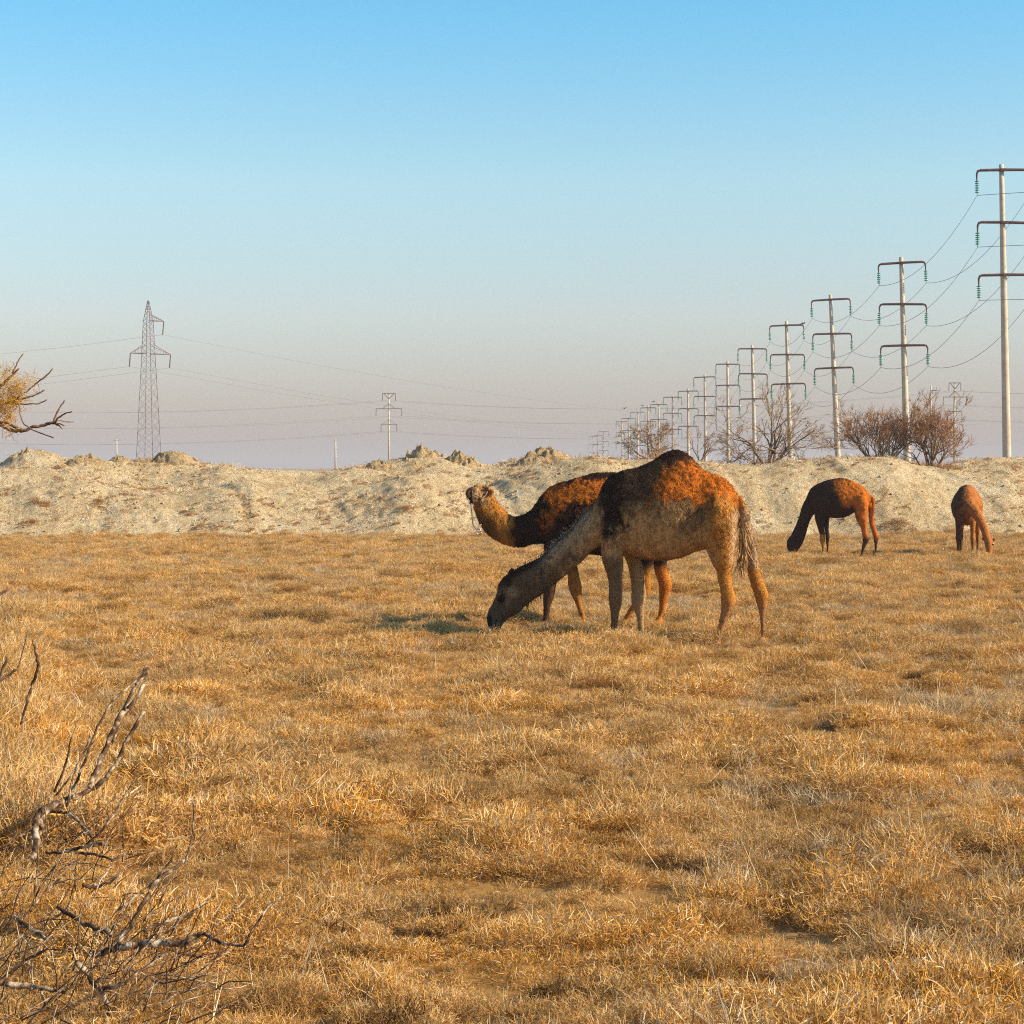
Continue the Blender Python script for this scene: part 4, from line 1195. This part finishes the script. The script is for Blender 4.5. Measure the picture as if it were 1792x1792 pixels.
for i, (ut, vt, ub, vb, Yp) in enumerate(POLES):
    top = tops[i]; lowp = at(ub, vb, Yp)
    slope = (lowp[0] - top[0]) / (top[2] - lowp[2])
    base = np.array([top[0] + slope * top[2], Yp, 0.0])
    a = tops[max(i - 1, 0)]; b = tops[min(i + 1, len(tops) - 1)]
    yaw = math.atan2(-(b[0] - a[0]), (b[1] - a[1])) * 0.35
    yaw += [0.06, -.10, -.12, -.05, .0, .08, -.06, .04, -.1, .1, -.05, .05, .0, .1, -.1, .1, 0][i]
    lab = ('%s concrete pole from the camera in the line of three-armed poles' % ORD[i]) if i else 'tallest nearest concrete power pole with three crossarms at the right edge'
    if i == len(POLES) - 1: lab = 'farthest tiny concrete pole at the left end of the three-armed row'
    root = thing('power_pole', tuple(base), lab, 'power pole', 'row of three-armed concrete power poles', yaw)
    lean = math.atan(slope)
    # shaft: tapered concrete tube
    hgt = top[2]
    R = Matrix.Rotation(-yaw, 3, 'Z')
    ax = np.array(R @ Vector((-slope, 0, 1.0)))
    mb = MB(); nst = 9
    rb = 0.335; rt = 0.175
    tube(mb, [ax * (-0.4)] + [ax * hgt * t for t in np.linspace(0, 1, nst)], [rb + .005] + [rb + (rt - rb) * t for t in np.linspace(0, 1, nst)], 14 if i < 6 else 8)
    mb.build('shaft', M_conc, root, True)
    gap = [3.87, 3.55, 3.55, 3.45][i] if i < 4 else 3.5
    ends = []
    for k in range(3):
        zt = hgt - (.47 if i == 0 else .55) - gap * k
        arm = bpy.data.objects.new('crossarm', ME_ARM); COL.objects.link(arm); arm.parent = root
        arm.location = tuple(ax * zt + np.array([0, -.30, 0]))
        arm.rotation_euler = (0, -slope * 0.6 + [-.01, .015, 0][k] + RNG.normal(0, .012), 0)
        for sgn in (-1, 1):
            ins = bpy.data.objects.new('insulator', ME_INS); COL.objects.link(ins); ins.parent = arm
            ins.location = (sgn * ARM_HALF, 0, -.72)
            ry = arm.rotation_euler[1]
            lp = np.array([sgn * ARM_HALF * math.cos(ry) + INS_Z * math.sin(ry), 0, -sgn * ARM_HALF * math.sin(ry) + INS_Z * math.cos(ry)]) + np.array(arm.location)
            ends.append(base + np.array(Matrix.Rotation(yaw, 3, 'Z') @ Vector(lp)))
    WIRE_AT.append(ends)

def sag_points(a, b, sag, n=14):
    t = np.linspace(0, 1, n)
    P = a[None] * (1 - t[:, None]) + b[None] * t[:, None]
    P[:, 2] -= 4 * sag * t * (1 - t)
    return P
def cable(anchors, sags, r, label, group, name='power_cable'):
    mb = MB()
    pts = []
    for i in range(len(anchors) - 1):
        seg = sag_points(np.asarray(anchors[i], float), np.asarray(anchors[i + 1], float), sags[i] if isinstance(sags, (list, tuple)) else sags)
        pts.extend(seg if i == 0 else seg[1:])
    tube(mb, pts, [r] * len(pts), 4)
    o = mb.build(name, M_wire)
    tag(o, label, 'cable', group)
# the line goes on towards the camera's right, out of the frame
off = np.array([60.0, -62.0, 3.0])
lv = ['top', 'middle', 'bottom']
for k in range(3):
    for j, side in enumerate(('left', 'right')):
        idn = k * 2 + j
        A = [WIRE_AT[0][idn] + off] + [w[idn] for w in WIRE_AT]
        cable(A, [1.8] + [1.7 if i == 0 else 1.5 for i in range(len(A) - 2)], .019, 'thin cable strung from the %s crossarm, %s end, along the row of poles' % (lv[k], side), 'cables of the three-armed pole line')

# ------------------------------------------------------------------ lattice tower
TD = 371.0
tb = at(259.5, 560, TD); tb[2] = 0.0
tw_ = thing('lattice_tower', tuple(tb), 'tall steel lattice transmission tower with one upper and two lower arms', 'tower', None, math.radians(38))
TH = at(260, 526, TD)[2]
def tower_half(z):
    zz = [0, at(0, 794, TD)[2], at(0, 619, TD)[2], at(0, 562, TD)[2], TH]
    w = [25.0, 22.0, 12.0, 9.0, 1.2]       # half of the diagonal in photograph pixels
    return np.interp(z, zz, w) * TD / F / math.sqrt(2)
zs = np.concatenate([np.linspace(0, at(0, 619, TD)[2], 12), np.linspace(at(0, 619, TD)[2], at(0, 562, TD)[2], 7)[1:], np.linspace(at(0, 562, TD)[2], TH, 5)[1:]])
cor = [(-1, -1), (1, -1), (1, 1), (-1, 1)]
for c in cor:
    mb = MB(); tube(mb, [(c[0] * tower_half(z), c[1] * tower_half(z), z) for z in zs], [.062] * len(zs), 4)
    mb.build('leg', M_steel, tw_)
for i in range(len(zs) - 1):
    z0, z1 = zs[i], zs[i + 1]; w0, w1 = tower_half(z0), tower_half(z1)
    for k in range(4):
        a, b = cor[k], cor[(k + 1) % 4]
        for (p, q) in (((a[0] * w0, a[1] * w0, z0), (b[0] * w1, b[1] * w1, z1)), ((b[0] * w0, b[1] * w0, z0), (a[0] * w1, a[1] * w1, z1))):
            mb = MB(); tube(mb, [p, q], [.027, .027], 4); mb.build('brace', M_steel, tw_)
LOWZ = at(0, 619, TD)[2]; UPZ = at(0, 561, TD)[2]
TOWER_ENDS = []
for (sgn, z, reach, rise) in ((-1, LOWZ, 3.7, 1.6), (1, LOWZ, 4.6, 1.6), (1, UPZ, 3.2, 1.1)):
    w = tower_half(z); w2 = tower_half(z + rise)
    arm = MB()
    tip = np.array([sgn * reach, 0, z])
    for y in (-1, 1):
        tube(arm, [(sgn * w, y * w, z), tip], [.085, .07], 4)
        tube(arm, [(sgn * w2, y * w2, z + rise), tip], [.06, .05], 4)
        for t in (.33, .66):
            p = np.array([sgn * w, y * w, z]) * (1 - t) + tip * t
            q = np.array([sgn * w2, y * w2, z + rise]) * (1 - t) + tip * t
            tube(arm, [p, q], [.04, .04], 4)
    tube(arm, [(sgn * w, -w, z), (sgn * w, w, z)], [.06, .06], 4)
    ao = arm.build('arm', M_steel, tw_)
    ins = MB(); e = tip + np.array([-.22, 0, -2.5])
    tube(ins, [tip, e], [.10, .10], 6)
    ins.build('insulator', M_arm, ao)
    TOWER_ENDS.append(tb + np.array(Matrix.Rotation(math.radians(38), 3, 'Z') @ Vector(e)))
for idn, lab in enumerate(('cable hanging from the lower left arm of the lattice tower', 'cable hanging from the lower right arm of the lattice tower', 'cable hanging from the upper arm of the lattice tower')):
    e = TOWER_ENDS[idn]
    cable([e + np.array([-232, -40, 0]), e, e + np.array([300, 330, -1.0])], [9.0, 13.0], .018, lab, 'cables of the lattice tower line')

# ------------------------------------------------------------------ poles with a bracketed top
def bracket_pole(u, v_top, Yp, label, yaw=0.0, rad=.20):
    top = at(u, v_top, Yp); base = np.array([top[0], Yp, 0.0]); h = top[2]
    root = thing('bracket_pole', tuple(base), label, 'power pole', 'bracketed concrete poles far behind the bank', yaw)
    mb = MB(); tube(mb, [(0, 0, -.3), (0, 0, h)], [.33, rad], 8); mb.build('shaft', M_conc, root, True)
    ends = []
    q = Yp / 540.0 * (.93 if Yp < 500 else 1)
    for (zz, half, kind) in ((h - .15, 1.75 * q, 'v'), (h - 4.3 * q, 3.45 * q, 'a'), (h - 8.5 * q, 2.1 * q, 's')):
        arm = MB(); tube(arm, [(-half, -.25, zz), (half, -.25, zz)], [.085, .085], 4)
        if kind == 'v':
            for sgn in (-1, 1): tube(arm, [(0, -.25, zz - 1.5), (sgn * half * .8, -.25, zz)], [.085, .085], 4)
        elif kind == 'a':
            for sgn in (-1, 1): tube(arm, [(0, -.25, zz + 1.4), (sgn * half * .5, -.25, zz)], [.075, .075], 4)
        else:
            for sgn in (-1, 1): tube(arm, [(0, -.25, zz + 1.3), (sgn * half * .9, -.25, zz)], [.035, .035], 4)
        ao = arm.build('crossarm', M_arm, root)
        for sgn in (-1, 1):
            ins = MB(); tube(ins, [(sgn * half, -.25, zz), (sgn * (half + .05), -.25, zz - 1.95)], [.08, .10], 5)
            ins.build('insulator', M_arm, ao)
            ends.append(base + np.array(Matrix.Rotation(yaw, 3, 'Z') @ Vector((sgn * half, -.25, zz - 1.95))))
    return ends
E1 = bracket_pole(680.5, 687.5, 540, 'bracketed concrete pole rising behind the largest pale earth heap', 0.1)
E2 = bracket_pole(1670.5, 669, 470, 'bracketed concrete pole left of the nearest power pole at right', 0.1)
nm = ['top left', 'top right', 'middle left', 'middle right', 'lower left', 'lower right']
for k in range(6):
    d = E1[k] - E2[k]
    cable([E1[k] + d * 1.15 + np.array([0, 0, .8]), E1[k], E2[k], E2[k] - d * .8], [2.6, 3.2, 2.0], .016, 'faint far cable on the %s arm ends of the bracketed poles' % nm[k], 'cables of the bracketed pole line')
def plain_pole(u, v_top, Yp, r, label, arms, name='slim_pole'):
    top = at(u, v_top, Yp); base = np.array([top[0], Yp, 0.0]); h = top[2]
    root = thing(name, tuple(base), label, 'power pole')
    mb = MB(); tube(mb, [(0, 0, -.3), (0, 0, h)], [r * 1.3, r], 8); mb.build('shaft', M_conc, root, True)
    for (dz, x0, x1) in arms:
        mb = MB(); tube(mb, [(x0, -.3, h - dz), (x1, -.3, h - dz)], [.11, .09], 5); mb.build('crossarm', M_arm, root)
plain_pole(1629.5, 674, 490, .17, 'slim pole with one short arm behind the tall reddish shrub', [(1.3, 0, 1.6)])
plain_pole(587, 768, 980, .42, 'tiny pale pole standing alone left of the pale earth heap', [(1.0, -.9, .9), (5.2, -.8, .8), (9.6, -.8, .8)])
plain_pole(204, 769, 1000, .40, 'tiny pale pole on the horizon just left of the lattice tower', [(.4, -1.8, 2.2)])

# ------------------------------------------------------------------ birds
def bird(p, label, flying=False, size=.22, rz=0.0):
    root = thing('bird', tuple(p), label, 'bird', 'black birds on the pole line', rz)
    V = ICO_V2 * np.array([size, size * .45, size * .45]) + np.array([0, 0, size * .6])
    t = np.clip(-V[:, 0] / size, 0, 1)
    V[:, 1] *= 1 - .6 * t; V[:, 2] = V[:, 2] - .25 * size * t
    obj('body', mesh_np('body', V, ICO_F2, True), M_bird, root)
    V = ICO_V2 * size * .32 + np.array([size * .95, 0, size * .95]); obj('head', mesh_np('head', V, ICO_F2, True), M_bird, root)
    mb = MB(); tube(mb, [(size * 1.15, 0, size * .95), (size * 1.6, 0, size * .85)], [size * .10, size * .02], 5); mb.build('beak', M_bird, root)
    mb = MB(); tube(mb, [(-size * .7, 0, size * .4), (-size * 1.7, 0, size * .1)], [size * .16, size * .22], 4); mb.build('tail', M_bird, root)
    for sgn in (-1, 1):
        mb = MB()
        if flying: mb.add([(size * .4, sgn * size * .3, size * .7), (-size * .4, sgn * size * .3, size * .7), (-size * .6, sgn * size * 1.9, size * 1.3), (size * .1, sgn * size * 2.0, size * 1.35),
                           (size * .4, sgn * size * .3, size * .62), (-size * .4, sgn * size * .3, size * .62), (-size * .6, sgn * size * 1.9, size * 1.25), (size * .1, sgn * size * 2.0, size * 1.3)],
                          [(0, 1, 2, 3), (7, 6, 5, 4), (0, 3, 7, 4), (1, 5, 6, 2), (0, 4, 5, 1), (2, 6, 7, 3)])
        else: tube(mb, [(size * .5, sgn * size * .36, size * .65), (-size * .3, sgn * size * .44, size * .6), (-size * 1.2, sgn * size * .2, size * .35)], [size * .12, size * .22, size * .04], 5)
        mb.build('wing', M_bird, root)
bird(at(1405, 568, 235.8), 'black bird perched on the top arm of the fourth pole', size=.24, rz=.3)
bird(at(1093, 716, 420), 'black bird flying alone left of the row of far poles', True, .30, 1.0)
bird(at(1143.5, 704, 470.6), 'black bird on the left end of the tenth pole top arm', size=.3)
bird(at(1124, 710.5, 515.6), 'black bird on the left end of the eleventh pole top arm', size=.3, rz=2.6)

# ------------------------------------------------------------------ the dead, sprawling bush at the lower left
def sticks(root, name, items, mat, sides=6, lift=0.0):
    """each item: (distance at start, at end, width px start, width px end, [(u, v), ...])"""
    objs = []
    for (y0, y1, w0, w1, pts) in items:
        n = len(pts)
        P = []; R = []
        for i, (u, v) in enumerate(pts):
            t = i / (n - 1); Y = y0 + (y1 - y0) * t - lift
            P.append(at(u, v, Y) - np.array(root.location)); R.append(max((w0 + (w1 - w0) * t) * Y / F / 2, .0015) * (1.25 if mat is M_deadwood else 1))
        Q = []; RR = []
        rg = random.Random(len(objs) * 7 + n)
        for i in range(n - 1):
            for s_ in range(4):
                t = s_ / 4
                jit = np.array([rg.uniform(-1, 1), rg.uniform(-1, 1), rg.uniform(-1, 1)]) * (R[i] * .5 if s_ else 0)
                Q.append(P[i] * (1 - t) + P[i + 1] * t + jit); RR.append((R[i] * (1 - t) + R[i + 1] * t) * rg.uniform(.88, 1.12))
        Q.append(P[-1]); RR.append(R[-1])
        mb = MB(); tube(mb, Q, RR, sides)
        objs.append(mb.build(name, mat, root, True))
    return objs
Z8 = lambda L: [(x / 3.584, 1300 + y / 3.584) for x, y in L]
Z7 = lambda L: [(x / 5.973, 1000 + y / 5.973) for x, y in L]
r1 = thing('dead_bush', tuple(at(58, 1505, 9.6) * [1, 1, 0]), 'upright dead grey bush fanning up from the grass at lower left', 'dead bush')
sticks(r1, 'branch', [
    (9.3, 9.45, 11, 9, Z8([(190, 740), (232, 640), (222, 540), (240, 450), (270, 415)])),
    (9.4, 9.5, 9, 6, Z8([(215, 600), (250, 590), (262, 530), (255, 480), (300, 430)])),
    (9.6, 9.8, 12, 7, Z8([(240, 450), (330, 400), (430, 350), (510, 325)])),
    (9.8, 10.0, 7, 5, Z8([(510, 325), (600, 280), (680, 200), (740, 110), (785, 0)]) + Z7([(1500, 1460)])),
    (9.7, 10.1, 8, 9, Z8([(560, 280), (600, 190), (640, 80)]) + [(205, 1265), (217, 1245), (226, 1232)]),
    (10.1, 10.2, 4, 7, [(196, 1300), (212, 1250), (234, 1205), (246, 1188), (258, 1168)]),
    (9.8, 10.1, 4, 3, [(120, 1395), (150, 1330), (170, 1272), (200, 1222), (230, 1198), (258, 1178)]),
    (10.0, 10.1, 4, 6, [(222, 1240), (238, 1222), (247, 1206), (256, 1196)]),
    (9.7, 9.7, 4, 2, Z8([(340, 310), (400, 170), (430, 60), (440, -10)]) + [(134, 1268)]),
    (9.7, 9.9, 3, 2, Z8([(350, 330), (450, 200), (520, 80), (565, -40)])),
    (9.7, 9.8, 3, 2, Z8([(420, 400), (450, 240), (490, 130), (540, 40), (600, -20)])),
    (9.6, 9.6, 6, 4, Z8([(290, 430), (370, 435), (425, 435)])),
    (9.6, 9.2, 5, 4, Z8([(425, 435), (500, 500), (575, 590)])),
    (9.2, 9.3, 4, 2, Z8([(540, 640), (640, 550), (700, 470), (760, 370), (850, 220)])),
], M_deadwood)
r2 = thing('fallen_branch', tuple(at(250, 1665, 7.8) * [1, 1, 0]), 'forked pale dead branch lying on the grass at the bottom left', 'branch')
sticks(r2, 'limb', [
    (7.55, 7.5, 11, 11, Z8([(580, 1325), (680, 1300), (760, 1280), (860, 1270), (960, 1255), (1060, 1250), (1160, 1258)])),
    (7.5, 7.5, 8, 6, Z8([(1140, 1265), (1200, 1220), (1280, 1195)])),
    (7.5, 7.3, 5, 4, Z8([(1280, 1195), (1340, 1235), (1430, 1265), (1530, 1272)])),
    (7.3, 7.4, 4, 2.5, Z8([(1530, 1272), (1600, 1150), (1680, 1030), (1760, 970)])),
    (7.3, 7.3, 3, 2, Z8([(1530, 1272), (1538, 1330)])),
    (7.55, 7.9, 7, 5, Z8([(740, 1250), (830, 1130), (900, 1000), (960, 890), (1060, 810), (1150, 740)])),
    (7.9, 8.0, 4, 2, Z8([(1150, 760), (1200, 650), (1300, 545)])),
    (7.9, 8.1, 3, 2, Z8([(1160, 760), (1210, 560), (1215, 400), (1205, 340)])),
    (7.8, 7.9, 4, 2, Z8([(960, 890), (1000, 830), (1070, 740), (1110, 640)])),
    (7.7, 7.8, 4, 3, Z8([(740, 1050), (850, 960), (940, 890), (1000, 850)])),
    (7.5, 7.7, 5, 3, Z8([(900, 1180), (1000, 1140), (1080, 1105), (1180, 1090), (1280, 1000), (1350, 960)])),
    (7.6, 7.8, 8, 5, Z8([(700, 1200), (620, 1170), (540, 1140), (460, 1090), (360, 1030)])),
    (7.45, 7.3, 5, 3, Z8([(1060, 1310), (980, 1360), (890, 1420), (810, 1480)])),
    (7.4, 7.4, 3, 2, Z8([(1060, 1300), (1160, 1325), (1270, 1345)])),
], M_deadwood, 6, .36)
r3 = thing('fallen_branch', tuple(at(180, 1740, 7.2) * [1, 1, 0]), 'crooked dead branch at the very bottom left, forking upward', 'branch')
sticks(r3, 'limb', [
    (7.1, 7.15, 8, 8, Z8([(480, 1370), (540, 1440), (600, 1520), (650, 1590), (690, 1660), (700, 1760)])),
    (7.15, 7.1, 7, 6, Z8([(610, 1540), (690, 1535), (780, 1510)])),
    (7.1, 7.3, 4, 3, Z8([(780, 1510), (850, 1450), (960, 1380), (1050, 1320)])),
    (7.1, 7.1, 4, 2, Z8([(600, 1500), (640, 1470), (700, 1480)])),
], M_deadwood, 6, .36)
r4 = thing('fallen_branch', tuple(at(40, 1710, 7.3) * [1, 1, 0]), 'thick pale stick entering from the left edge near the bottom', 'branch')
sticks(r4, 'limb', [
    (7.2, 7.2, 13, 9, Z8([(-500, 1400), (-150, 1470), (0, 1500), (110, 1520), (210, 1530)])),
    (7.2, 7.15, 7, 5, Z8([(210, 1530), (300, 1545), (410, 1565)])),
    (7.2, 7.3, 3, 2, Z8([(210, 1530), (200, 1440), (205, 1350), (250, 1270), (330, 1200)])),
    (7.2, 7.1, 3, 2, Z8([(260, 1560), (280, 1640), (330, 1680)])),
], M_deadwood, 6, .36)
r5 = thing('fallen_branch', tuple(at(60, 1620, 7.8) * [1, 1, 0]), 'slanting dead stick in the grass above the bottom left stick', 'branch')
sticks(r5, 'limb', [
    (8.0, 7.8, 6, 6, Z8([(90, 1090), (150, 1135), (230, 1190), (300, 1240)])),
    (8.0, 8.2, 3, 2, Z8([(150, 1090), (230, 1000), (300, 920), (380, 850)])),
    (8.0, 8.3, 3, 2, Z8([(210, 1020), (228, 850), (240, 690)])),
    (8.0, 8.1, 4, 3, Z8([(280, 1140), (340, 1100), (420, 1040)])),
], M_deadwood, 6, .36)
r6 = thing('fallen_branch', tuple(at(120, 1490, 9.0) * [1, 1, 0]), 'thin forked dead branch low in the grass beneath the upright bush', 'branch')
sticks(r6, 'limb', [
    (8.9, 8.8, 4, 5, Z8([(290, 690), (380, 690), (480, 665), (560, 640), (650, 625)])),
    (8.8, 8.6, 5, 3, Z8([(480, 690), (600, 700), (710, 735)])),
    (8.6, 8.8, 4, 2, Z8([(700, 740), (780, 700), (860, 690), (930, 685)])),
    (8.4, 8.4, 6, 4, Z8([(520, 890), (560, 910), (640, 895), (700, 870), (750, 830)])),
    (8.5, 8.6, 3, 2, Z8([(640, 870), (670, 810), (700, 760)])),
], M_deadwood, 6, .36)
rng = np.random.default_rng(31)
tm = MB()
for _ in range(260):
    u0 = rng.uniform(-40, 400); v0 = rng.uniform(1430, 1800)
    if u0 > 180 + (v0 - 1430) * .7: continue
    Yg = ground_y(v0, rng.uniform(.08, .24)); p = at(u0, v0, Yg)
    ang = rng.normal(math.radians(50), .45); L = rng.uniform(.10, .38); d = np.array([math.cos(ang), rng.normal(0, .3), math.sin(ang)])
    pts = [p - d * .02]
    for k_ in range(4):
        d = d + rng.normal(0, .22, 3); d /= np.linalg.norm(d); pts.append(pts[-1] + d * L / 4)
    r_ = rng.uniform(.0012, .0030)
    tube(tm, [q - np.array(r6.location) for q in pts], [r_, r_ * .95, r_ * .9, r_ * .75, r_ * .45], 5)
tag(tm.build('twigs', M_deadwood, r6, True), kind='stuff')
r7 = thing('dead_plant', tuple(at(40, 1270, 12.5) * [1, 1, 0]), 'pale bent dead stem standing in tall grass near the left edge', 'dead plant')
sticks(r7, 'stem', [(11.6, 11.6, 4, 5, Z7([(215, 1600), (260, 1450), (310, 1280), (350, 1150), (400, 990)])), (11.6, 11.6, 5, 3, Z7([(400, 990), (375, 860), (345, 720)]))], M_deadwood)

# ------------------------------------------------------------------ the tall desert shrub whose branches reach in from the left edge
YT = 10.0
r8b = at(-330, 1400, YT) * [1, 1, 0]
r8 = thing('desert_tree', tuple(r8b), 'yellow-leaved desert tree whose twigs reach in at the left edge', 'tree')
Z5 = lambda L: [(x / 8.9625, 600 + y / 8.9625) for x, y in L]
base_px = tuple(project(r8b)); bu, bv = float(base_px[0]), float(base_px[1])
sticks(r8, 'trunk', [(YT, YT, 42, 26, [(bu, bv + 8), (bu + 20, bv - 180), (bu + 10, bv - 330), (bu + 40, bv - 480)])], M_bark, 8)
sticks(r8, 'limb', [
    (YT, YT, 22, 9, [(bu + 30, bv - 430), (-200, 860), (-90, 770), (-30, 742), (0, 742)]),
    (YT, YT, 20, 8, [(bu + 40, bv - 470), (-220, 760), (-90, 710), (0, 677)]),
    (YT, YT, 20, 6, [(bu + 30, bv - 400), (-420, 800), (-470, 640), (-480, 500)]),
    (YT, YT, 16, 6, [(bu + 40, bv - 480), (-300, 700), (-260, 560), (-240, 460)]),
    (YT, YT, 14, 5, [(bu + 10, bv - 250), (-200, 1130), (-80, 1080), (-20, 1050), (20, 1028)]),
    (YT, YT, 12, 5, [(bu + 10, bv - 200), (-200, 1240), (-60, 1210), (0, 1190), (34, 1170)]),
    (YT, YT, 6, 6, [(-60, 1290), (-20, 1230), (2, 1182), (14, 1150)]),
    (YT, YT, 3, 2, [(30, 1172), (40, 1140), (49, 1102)]),
], M_bark)
sticks(r8, 'twig', [
    (YT, YT, 6, 6, Z5([(0, 1290), (110, 1330), (210, 1380), (370, 1375), (480, 1330), (640, 1300), (760, 1265), (840, 1265)])),
    (YT, YT, 5, 6, Z5([(0, 1240), (120, 1250), (200, 1300), (280, 1340), (380, 1375)])),
    (YT, YT, 3.5, 2.5, Z5([(830, 1260), (880, 1130), (950, 1000), (1015, 900)])),
    (YT, YT - .1, 3.5, 2, Z5([(850, 1260), (920, 1170), (1020, 1110), (1130, 1075)])),
    (YT, YT + .1, 3, 1.5, Z5([(860, 1230), (950, 1215), (1050, 1240), (1160, 1240)])),
    (YT, YT - .1, 3, 2, Z5([(850, 1270), (950, 1270), (1010, 1300)])),
    (YT, YT - .1, 3, 2, Z5([(870, 1270), (930, 1300), (980, 1350)])),
    (YT, YT - .2, 2.5, 2.2, Z5([(280, 900), (305, 1000), (325, 1150), (370, 1270), (480, 1350), (680, 1430), (840, 1490)])),
    (YT, YT, 5, 3.5, Z5([(0, 690), (80, 610), (190, 510), (300, 400)])),
    (YT, YT, 3, 1.8, Z5([(190, 480), (240, 380), (300, 260), (370, 160)])),
    (YT, YT, 3, 2.5, Z5([(370, 780), (420, 770), (560, 640), (700, 540), (830, 400)])),
    (YT, YT, 4, 2.5, Z5([(150, 960), (280, 890), (370, 870), (500, 840), (620, 780), (700, 740)])),
    (YT, YT, 3, 2.2, Z5([(300, 955), (450, 960), (600, 955), (680, 920), (740, 890)])),
    (YT, YT, 4, 3, Z5([(-200, 1000), (0, 930), (150, 950), (230, 900), (340, 820)])),
], M_bark)
rng = np.random.default_rng(9)
fol = []
def puff(u, v, r_px, n):
    c = at(u, v, YT) - r8b
    r = r_px * YT / F
    p0 = c + np.clip(rng.normal(0, .5, (n, 3)), -1, 1) * r
    d = rng.normal(0, 1, (n, 3)) + np.array([.2, 0, .25]); d /= np.linalg.norm(d, axis=1)[:, None]
    L = rng.uniform(.02, .055, n)[:, None]
    fol.append(np.stack([p0, p0 + d * L * .5 + rng.normal(0, .006, (n, 3)), p0 + d * L + rng.normal(0, .01, (n, 3))], 1))
for (u, v, r, n) in [(14, 655, 14, 60), (22, 685, 24, 240), (6, 715, 22, 240), (28, 700, 20, 140), (-20, 680, 36, 420), (14, 735, 16, 90), (40, 672, 18, 60), (58, 668, 14, 26), (10, 760, 10, 10), (24, 760, 8, 10)]:
    puff(u, v, r, int(n * 1.5))
# the crown outside the frame: forking twigs that carry the same feathery leaves
crown = MB()
leafy = []
def fork(p, d, length, rad, depth):
    d = d / np.linalg.norm(d)
    pts = [p]
    for _ in range(4):
        d = d + rng.normal(0, .16, 3) + np.array([0, 0, .03]); d /= np.linalg.norm(d)
        pts.append(pts[-1] + d * length / 4)
    if max(project(q + r8b)[0] for q in pts) > -12: return
    tube(crown, pts, [rad * (1 - .14 * k) for k in range(5)], 5 if depth < 2 else 3)
    if depth >= 1: leafy.extend(pts[1:] if depth > 1 else pts[2:])
    if depth < 3:
        for k in range(4):
            fork(pts[2 + k % 3], d + rng.normal(0, .6, 3), length * .68, max(rad * .6, .0018), depth + 1)
for pts_ in ([(-200, 860), (-90, 770), (-50, 750)], [(-220, 760), (-150, 732), (-90, 710)], [(-420, 800), (-470, 640), (-480, 500)], [(-300, 700), (-260, 560), (-240, 460)], [(-200, 1130), (-140, 1105), (-100, 1088)]):
    q = [at(u_, v_, YT) - r8b for u_, v_ in pts_]
    for k in range(9 if pts_[-1][1] < 900 else 2):
        t = rng.uniform(.15, 1.0) * 2; i_ = min(int(t), 1); f_ = t - i_
        fork(q[i_] * (1 - f_) + q[i_ + 1] * f_, (q[-1] - q[0]) / np.linalg.norm(q[-1] - q[0]) + rng.normal(0, .55, 3), rng.uniform(.3, .5), .009, 0)
tag(crown.build('crown_twigs', M_bark, r8, True), kind='stuff')
leafy = np.array(leafy)
nl = 16000
p0 = leafy[rng.integers(0, len(leafy), nl)] + rng.normal(0, .022, (nl, 3))
d = rng.normal(0, 1, (nl, 3)) + np.array([.2, 0, .25]); d /= np.linalg.norm(d, axis=1)[:, None]
L = rng.uniform(.025, .07, nl)[:, None]
fs = np.stack([p0, p0 + d * L * .5 + rng.normal(0, .006, (nl, 3)), p0 + d * L + rng.normal(0, .01, (nl, 3))], 1)
fs = fs[project(fs[:, 2] + r8b)[0] < -6]
fol.append(fs)
fol = np.concatenate(fol, 0)
fm = strand_mesh('foliage', fol, rng.uniform(.0016, .0032, len(fol)), rng.random(len(fol)), M_yellow)
tag(obj('foliage', fm, None, r8), kind='stuff')
